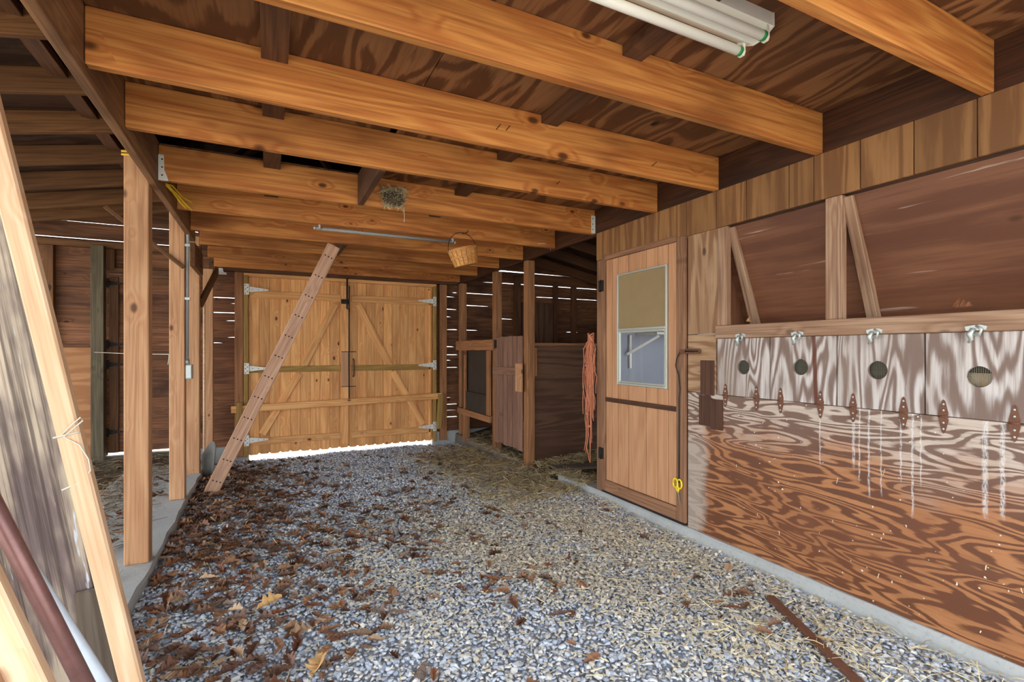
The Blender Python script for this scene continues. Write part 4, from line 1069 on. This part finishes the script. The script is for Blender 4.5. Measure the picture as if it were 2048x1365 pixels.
# basket hanging from the joist
bk = empty('basket', (1.47, 3.90, 1.98), 'small splint wood basket hanging by its wire handle from a joist', 'basket')
tilt = Matrix.Translation((1.475, 3.90, 2.04)) @ Matrix.Rotation(math.radians(-14), 4, 'Y')
NS = 18
for k in range(NS):
    a0, a1 = 2 * PI * (k + .06) / NS, 2 * PI * (k + .94) / NS
    vs = []
    for (r, z) in ((0.098, -0.075), (0.112, -0.01), (0.125, 0.06)):
        for a in (a0, a1):
            for rr_ in (r, r - 0.004): vs.append((rr_ * math.cos(a), rr_ * math.sin(a), z))
    fs = []
    for l in (0, 4):
        fs += [(l, l + 2, l + 6, l + 4), (l + 1, l + 5, l + 7, l + 3), (l, l + 4, l + 5, l + 1), (l + 2, l + 3, l + 7, l + 6)]
    mesh_obj('splint', vs, fs, 'basket', bk, tilt)
def hoop(name, r, z, h, mat='basket'):
    bm = bmesh.new(); n_ = 36; A_ = []
    for k in range(n_):
        a = 2 * PI * k / n_
        A_.append([bm.verts.new((q * math.cos(a), q * math.sin(a), w)) for q, w in ((r, z), (r + .004, z), (r + .004, z + h), (r, z + h))])
    for k in range(n_):
        p0, p1 = A_[k], A_[(k + 1) % n_]
        for j in range(4): bm.faces.new((p0[j], p1[j], p1[(j + 1) % 4], p0[(j + 1) % 4]))
    bmesh.ops.recalc_face_normals(bm, faces=bm.faces)
    return bm_obj(name, bm, mat, bk, tilt, False)
hoop('rim_hoop', 0.122, 0.045, 0.022); hoop('middle_hoop', 0.112, -0.015, 0.014)
lathe('bottom', [(0.0, -0.076), (0.097, -0.076), (0.097, -0.070), (0.0, -0.070)], (0, 0, 0), 'basket', bk, 24).matrix_basis = Matrix.Translation(-Vector((1.47, 3.90, 1.98))) @ tilt
pts = [tilt @ Vector((0.128 * math.cos(a), 0, 0.05 + 0.15 * math.sin(a))) for a in [k * PI / 12 for k in range(13)]]
tube('handle', pts, 0.0028, 'iron', bk, 6)
tag(tube('hook_nail', [(1.51, 4.034, 2.26), (1.505, 3.90, 2.245), (1.503, 3.885, 2.262)], 0.003, 'iron', None, 6), 'small nail that the basket hangs from', 'nail')

# ------------------------------------------------------------------ straw pieces shared by nest and floor
def straw_proto(seg=3, bend=0.12):
    v, f = [], []
    for i in range(seg + 1):
        t = i / seg - 0.5
        for q in (-.5, .5): v.append((t, q, bend * (0.25 - t * t) * 4))
    for i in range(seg):
        a = i * 2; f += [(a, a + 2, a + 1), (a + 1, a + 2, a + 3)]
    return np.array(v), np.array(f)
STR = [straw_proto(3, b) for b in (0.0, 0.08, 0.2, -0.05)] + [straw_proto(1, 0.0)]
def strands(name, x, y, z, lmin, lmax, wmin, wmax, mat, tilt, parent=None, label=None, cat=None):
    n = len(x)
    L = rng.uniform(lmin, lmax, n); W = rng.uniform(wmin, wmax, n)
    o = mass(name, STR, rng.integers(0, len(STR), n), rots(n, 1.0) if tilt is None else tilted(n, tilt), np.stack([L, W, L], 1), np.stack([x, y, z], 1), mat, parent)
    if label: tag(o, label, cat)
    return o
def tilted(n, t):
    a = rng.uniform(0, 2 * PI, n); b = rng.normal(0, t, n); c = rng.uniform(-.9, .9, n)
    R = np.zeros((n, 3, 3))
    ca, sa, cb, sb, cc, s3 = np.cos(a), np.sin(a), np.cos(b), np.sin(b), np.cos(c), np.sin(c)
    Z = np.zeros(n); O = np.ones(n)
    Rz = np.stack([ca, -sa, Z, sa, ca, Z, Z, Z, O], 1).reshape(n, 3, 3)
    Ry = np.stack([cb, Z, sb, Z, O, Z, -sb, Z, cb], 1).reshape(n, 3, 3)
    Rx = np.stack([O, Z, Z, Z, cc, -s3, Z, s3, cc], 1).reshape(n, 3, 3)
    return Rz @ Ry @ Rx
# bird nest on the joist
ns = empty('bird_nest', (0.77, 3.37, 2.24), 'straw bird nest stuck on the face of a joist', 'nest')
u = rng.uniform(-1, 1, 620); v = rng.uniform(0, 1, 620)
nx_ = 0.77 + u * (0.09 - 0.03 * (1 - v)) ; nz_ = 2.225 + v * 0.125; ny_ = 3.392 - rng.uniform(0, 1, 620) * 0.06 * np.sqrt(np.clip(1 - u * u, 0, 1)) * (0.4 + 0.6 * v)
strands('nest_straw', nx_, ny_, nz_, 0.03, 0.10, 0.002, 0.004, 'straw', None, ns)
bm = bmesh.new(); bmesh.ops.create_icosphere(bm, subdivisions=3, radius=1.0)
for v_ in bm.verts:
    v_.co = Vector((v_.co.x * 0.075, max(-.3, v_.co.y) * 0.045 if v_.co.y > 0 else v_.co.y * 0.045, v_.co.z * 0.055)) * random.uniform(.92, 1.08)
bm_obj('nest_cup', bm, 'soil', ns, Matrix.Translation((0.77, 3.385, 2.285)))
tube('hanging_straw', [(0.835, 3.37, 2.23), (0.84, 3.37, 2.17), (0.838, 3.372, 2.13)], 0.002, 'straw', ns, 4)

# ------------------------------------------------------------------ timbers leaning in the left foreground
def lean(name, a, b, w, t, mat, label, cat, up=(1, 0, 0), bev=0.006):
    return tag(board(name, a, b, w, t, mat, None, up, bev), label, cat)
lean('leaning_batten', (-0.318, 1.86, -0.01), (-0.755, 1.93, 2.16), 0.055, 0.045, 'newpine', 'long pale new batten leaning left in front of the old timber', 'batten')
lean('leaning_timber', (-0.515, 2.02, -0.01), (-0.905, 2.06, 2.3), 0.225, 0.05, 'weathered', 'wide weathered grey timber with white flecks leaning at the left edge', 'timber', (1, 0, 0), 0.012)
lean('leaning_board', (-0.445, 1.985, -0.01), (-0.50, 1.99, 0.50), 0.085, 0.02, 'greyboard', 'short grey weathered board at the foot of the leaning timber', 'board')
lean('leaning_board', (-0.225, 1.30, 0.0), (-0.695, 1.43, 1.25), 0.056, 0.04, 'newpine', 'pale new board leaning in the bottom left corner', 'board')
pp = tube('leaning_pipe', [(-0.215, 1.48, 0.0), (-0.75, 1.52, 1.45)], 0.0185, 'pipe', None, 16)
tag(pp, 'rusty brown steel pipe leaning in the bottom left corner', 'pipe')
tag(tube('leaning_pipe', [(-0.20, 1.60, 0.0), (-0.56, 1.62, 0.80)], 0.014, 'pvc', None, 12), 'light grey plastic pipe behind the rusty pipe', 'pipe')
lean('leaning_board', (-0.62, 1.80, 0.06), (-0.86, 1.95, 1.0), 0.11, 0.03, 'stallwood', 'dark brown rough board at the bottom left corner', 'board')
lean('floor_board', (-1.3, 1.55, 0.10), (-0.50, 1.75, 0.16), 0.09, 0.05, 'joist_dark', 'dark board lying low behind the leaning boards', 'board', (0, 1, 0))
# twine tied round the batten
tw = empty('twine', (-0.56, 1.86, 1.0), 'loop of pale twine tied round the leaning batten', 'twine')
tube('loop', [(-0.535, 1.868, 1.005), (-0.515, 1.86, 1.03), (-0.49, 1.86, 1.055), (-0.485, 1.86, 1.045), (-0.51, 1.86, 1.02), (-0.53, 1.865, 1.0), (-0.495, 1.865, 0.975), (-0.475, 1.87, 0.93), (-0.47, 1.87, 0.895), (-0.485, 1.87, 0.87)], 0.0022, 'twine', tw, 5)
tube('wrap', [(-0.555, 1.869, 0.998), (-0.52, 1.868, 1.006), (-0.495, 1.87, 1.012)], 0.003, 'twine', tw, 5)
tube('wrap', [(-0.535, 1.869, 0.845), (-0.50, 1.868, 0.86), (-0.475, 1.87, 0.872)], 0.003, 'twine', tw, 5)
st_ = tube('string', [(-1.66, 6.70, 1.235), (-1.1, 5.5, 1.222), (-0.702, 4.74, 1.222), (-0.699, 4.725, 1.20), (-0.705, 4.722, 1.14)], 0.0028, 'twine', None, 5)
tag(st_, 'thin pale string stretched across the left stall', 'string')
tag(tube('cable_scrap', [(2.25, 4.03, 2.245), (2.30, 4.02, 2.25), (2.36, 4.05, 2.262), (2.42, 4.10, 2.25), (2.444, 4.12, 2.22)], 0.0035, 'twine', None, 5), 'short scrap of pale cable on a joist end', 'cable')
# flat iron bar on the gravel
rb = board('iron_bar', (2.205, 1.62, 0.045), (1.90, 0.98, 0.03), 0.02, 0.04, 'rust', None)
tag(rb, 'dark brown flat bar lying on the gravel near the right wall', 'bar')

# ------------------------------------------------------------------ leaves
def oak(seed, curl):
    rd = random.Random(seed)
    half = [(0.0, 0.008), (0.12, 0.012), (0.22, 0.10), (0.29, 0.14), (0.35, 0.09), (0.43, 0.20), (0.51, 0.24), (0.57, 0.13), (0.66, 0.25), (0.74, 0.24), (0.80, 0.14), (0.90, 0.16), (1.0, 0.03)]
    half = [(a, w * rd.uniform(.75, 1.15)) for a, w in half]
    v, f = [], []
    for a, w in half:
        for q in (-1, 0, 1):
            yy = q * w * rd.uniform(.85, 1.1)
            v.append((a - .5, yy, curl * (abs(yy) ** 1.3) * 1.6 + 0.25 * curl * (a - .5) ** 2 * rd.uniform(.5, 1.5) + rd.uniform(-.02, .02)))
    for i in range(len(half) - 1):
        k = i * 3
        for q in (0, 1): f += [(k + q, k + 3 + q, k + q + 1), (k + q + 1, k + 3 + q, k + 4 + q)]
    return np.array(v), np.array(f)
LEAF = [oak(s, c) for s, c in ((1, .4), (2, .9), (3, -.6), (4, .7), (5, 1.4), (6, .15))]
def dens(x, y):
    """How thickly leaves lie: a drift along the left sill, patches down the middle."""
    d = 1.0 * (1 - sst(x, -0.35, 0.75)) * sst(y, 1.2, 2.2) * (1 - 0.75 * sst(y, 5.6, 6.4))
    d = d + 0.9 * (1 - sst(x, -0.5, 0.2)) * sst(y, 3.6, 4.6) * (1 - sst(y, 5.4, 6.0))
    d = d + 0.30 * np.exp(-((x - 0.9) ** 2 / .35 + (y - 3.6) ** 2 / .9))
    d = d + 0.30 * np.exp(-((x - 1.15) ** 2 / .10 + (y - 2.35) ** 2 / .06))
    d = d + 0.25 * np.exp(-((x - 2.0) ** 2 / .15 + (y - 5.2) ** 2 / 1.0))
    d = d + 0.3 * np.exp(-((x - 2.05) ** 2 / .03 + (y - 1.75) ** 2 / .08))
    return d + 0.03
N0 = 14000
lx = rng.uniform(-0.56, 2.4, N0); ly = rng.uniform(0.8, 6.6, N0)
clump = 0.5 + 0.5 * np.sin(lx * 9.1 + 2 * np.sin(ly * 5.3)) * np.sin(ly * 8.3 + lx * 3)
keep = rng.uniform(0, 1, N0) < dens(lx, ly) * (0.35 + 0.75 * clump) * 0.72
lx, ly = lx[keep], ly[keep]; n = len(lx)
lsz = rng.uniform(0.05, 0.115, n)
lrot = rots(n, 0.32)
lpos = np.stack([lx, ly, gz(lx, ly) + rng.uniform(0.008, 0.024, n)], 1)
lid = rng.integers(0, len(LEAF), n)
lf_ = 0.4415 * lx + 0.8973 * ly; lr_ = 0.8973 * lx - 0.4415 * ly
vis = (np.abs(lr_ / lf_) < 0.98) & (1.2 / lf_ < 0.64) & (lx > -0.5)
order = np.argsort(-np.where(vis, lsz / lf_, 0))
big, small = order[:230], order[230:]
LM = []
for pv, pf in LEAF:
    me = bpy.data.meshes.new('leaf'); me.from_pydata(pv.tolist(), [], pf.tolist()); me.materials.append(M['leaf']); LM.append(me)
for i in big:
    m4 = Matrix((lrot[i] * lsz[i]).tolist()).to_4x4(); m4.translation = (lpos[i] + np.array([0, 0, .008])).tolist()
    o = reg(bpy.data.objects.new('oak_leaf', LM[lid[i]]), m4)
    tag(o, 'dry brown oak leaf lying on the gravel floor', 'leaf', 'fallen oak leaves on the gravel')
o = mass('leaf_litter', LEAF, lid[small], lrot[small], np.repeat(lsz[small][:, None], 3, 1), lpos[small], 'leaf')
tag(o, 'drift of dry brown oak leaves along the left sill', 'leaves')
def one_leaf(x, y, z, s, rz, mat, label, tilt=0.2, k=1):
    me = LM[k].copy(); me.materials.clear(); me.materials.append(M[mat])
    m4 = Matrix.Translation((x, y, z)) @ Matrix.Rotation(rz, 4, 'Z') @ Matrix.Rotation(tilt, 4, 'X') @ Matrix.Scale(s, 4)
    tag(reg(bpy.data.objects.new('oak_leaf', me), m4), label, 'leaf')
one_leaf(0.0, 2.64, 0.04, 0.15, 0.6, 'paleleaf', 'large pale tan oak leaf among the dark leaves on the left', 0.3)
one_leaf(0.17, 2.02, 0.045, 0.16, 1.2, 'paleleaf', 'pale curled oak leaf near the bottom centre of the gravel', -0.3, 3)
one_leaf(2.06, 1.25, 0.065, 0.10, 2.2, 'paleleaf', 'yellowish leaf lying against the flat iron bar', 0.4, 0)
one_leaf(2.52, 2.00, 1.42, 0.07, 0.4, 'paleleaf', 'small pale leaf on the ledge beside the first stud', 0.9, 4)
one_leaf(2.50, 0.99, 1.425, 0.09, 1.3, 'leaf', 'curled brown leaf on the right end of the ledge', 0.9, 4)

# ------------------------------------------------------------------ straw, shavings and hay
N0 = 26000
x = rng.uniform(-0.5, 2.42, N0); y = rng.uniform(0.7, 6.5, N0)
d = 0.10 + 0.75 * sst(x, 0.9, 2.0) * (1 - sst(y, 5.6, 6.4)) * (0.55 + 0.45 * sst(y, 2.6, 4.2)) + 0.8 * sst(x, 1.2, 1.9) * (1 - sst(y, 1.5, 2.2)) + 0.25 * (1 - sst(x, -.3, .5)) * sst(y, 4.4, 5.6)
d = d * (0.45 + 0.75 * (0.5 + 0.5 * np.sin(x * 6 + 1.7 * np.sin(y * 4)) * np.sin(y * 5.1 - x)))
kp = rng.uniform(0, 1, N0) < d * 0.62
x, y = x[kp], y[kp]
strands('loose_straw', x, y, gz(x, y) + rng.uniform(0.013, 0.027, len(x)), 0.03, 0.13, 0.0016, 0.0040, 'straw', 0.10, None, 'loose pale straw scattered over the gravel', 'straw')
N0 = 130000
x = rng.uniform(0.0, 2.42, N0); y = rng.uniform(1.2, 5.2, N0)
d = np.exp(-((x - 1.75) ** 2 / .55 + (y - 3.0) ** 2 / .9)) + 0.45 * np.exp(-((x - 2.0) ** 2 / .2 + (y - 1.8) ** 2 / .5)) + 0.35 * np.exp(-((x - 0.9) ** 2 / .3 + (y - 2.9) ** 2 / .6))
kp = rng.uniform(0, 1, N0) < d * (0.4 + 0.6 * np.sin(x * 4 + y) ** 2) * 0.8
x, y = x[kp], y[kp]; n = len(x)
CH = [(np.array([(-.5, -.16, 0), (.5, -.12, .10), (.45, .14, 0), (-.4, .18, .1)]), np.array([(0, 1, 2), (0, 2, 3)])), (np.array([(-.5, -.1, .1), (.5, -.12, 0), (.3, .12, .12), (-.5, .08, 0)]), np.array([(0, 1, 2), (0, 2, 3)])), (np.array([(-.4, -.3, .1), (.4, -.32, 0), (.3, .3, .12), (-.4, .28, 0)]), np.array([(0, 1, 2), (0, 2, 3)]))]
s_ = rng.uniform(0.011, 0.030, n)
o = mass('wood_shavings', CH, rng.integers(0, 3, n), rots(n, 0.5), np.repeat(s_[:, None], 3, 1), np.stack([x, y, gz(x, y) + rng.uniform(0.009, 0.022, n)], 1), 'chips')
tag(o, 'cream wood shavings spread before the passage door', 'shavings')
# hay before and in the right stalls
N0 = 34000
x = rng.uniform(1.3, 4.6, N0); y = rng.uniform(3.5, 6.5, N0)
d = np.where(x < 2.45, sst(x, 1.35, 2.2) * (1 - sst(y, 5.6, 6.5)) * 0.75, 0.95 * (y < 4.56) + 0.2 * (y >= 4.78))
kp = rng.uniform(0, 1, N0) < d
x, y = x[kp], y[kp]
z = np.where(x < 2.47, gz(x, y) + 0.022, hz(x, y) + 0.01) + rng.uniform(0, 0.035, len(x))
z = np.where((x > 2.38) & (x < 2.64) & (y < 4.08), np.maximum(z, 0.115), z)
z = np.where((x > 2.38) & (x < 2.66) & (y > 4.68), np.maximum(z, 0.075), z)
strands('hay', x, y, z, 0.04, 0.16, 0.002, 0.0055, 'hay', 0.22, None, 'old tangled hay at the stall entrance and gate', 'hay')
N0 = 7000
x = rng.uniform(-2.6, -0.62, N0); y = rng.uniform(2.2, 6.6, N0)
kp = rng.uniform(0, 1, N0) < sst(-x, 0.72, 1.05) * 0.95 + 0.04 + 0.8 * sst(y, 5.3, 5.9)
x, y = x[kp], y[kp]
z = np.where((x > -1.26) & (y < 6.2), np.maximum(lz(x, y), 0.063) + 0.004, lz(x, y) + 0.012) + rng.uniform(0, 0.02, len(x))
strands('old_bedding', x, y, z, 0.05, 0.18, 0.002, 0.006, 'bedding', 0.15, None, 'dark old bedding straw on the left stall floor', 'straw')
nb = 900
bx_ = rng.uniform(-2.4, -0.75, nb); by_ = rng.uniform(2.4, 6.5, nb)
bsz = rng.uniform(.04, .09, nb)
o = mass('stall_leaves', LEAF, rng.integers(0, len(LEAF), nb), rots(nb, .5), np.repeat(bsz[:, None], 3, 1), np.stack([bx_, by_, np.maximum(lz(bx_, by_), np.where(bx_ > -1.26, .063, 0)) + .02], 1), 'leaf')
tag(o, 'dark leaves mixed into the bedding of the left stall', 'leaves')

# bits of straw and cobweb stuck to the plywood wall
n = 16
y = rng.uniform(0.62, 2.2, n); z = rng.uniform(0.16, 0.75, n)
L = rng.uniform(0.010, 0.035, n)
R3 = np.zeros((n, 3, 3)); a = rng.normal(PI / 2, 0.5, n)
R3[:, 1, 0] = np.cos(a); R3[:, 2, 0] = np.sin(a); R3[:, 1, 1] = -np.sin(a); R3[:, 2, 1] = np.cos(a); R3[:, 0, 2] = -1
o = mass('stuck_straw', STR, rng.integers(0, len(STR), n), R3, np.stack([L, rng.uniform(.002, .004, n), L], 1), np.stack([np.full(n, XW - 0.003), y, z], 1), 'straw')
tag(o, 'bits of straw stuck to the lower plywood wall', 'straw')
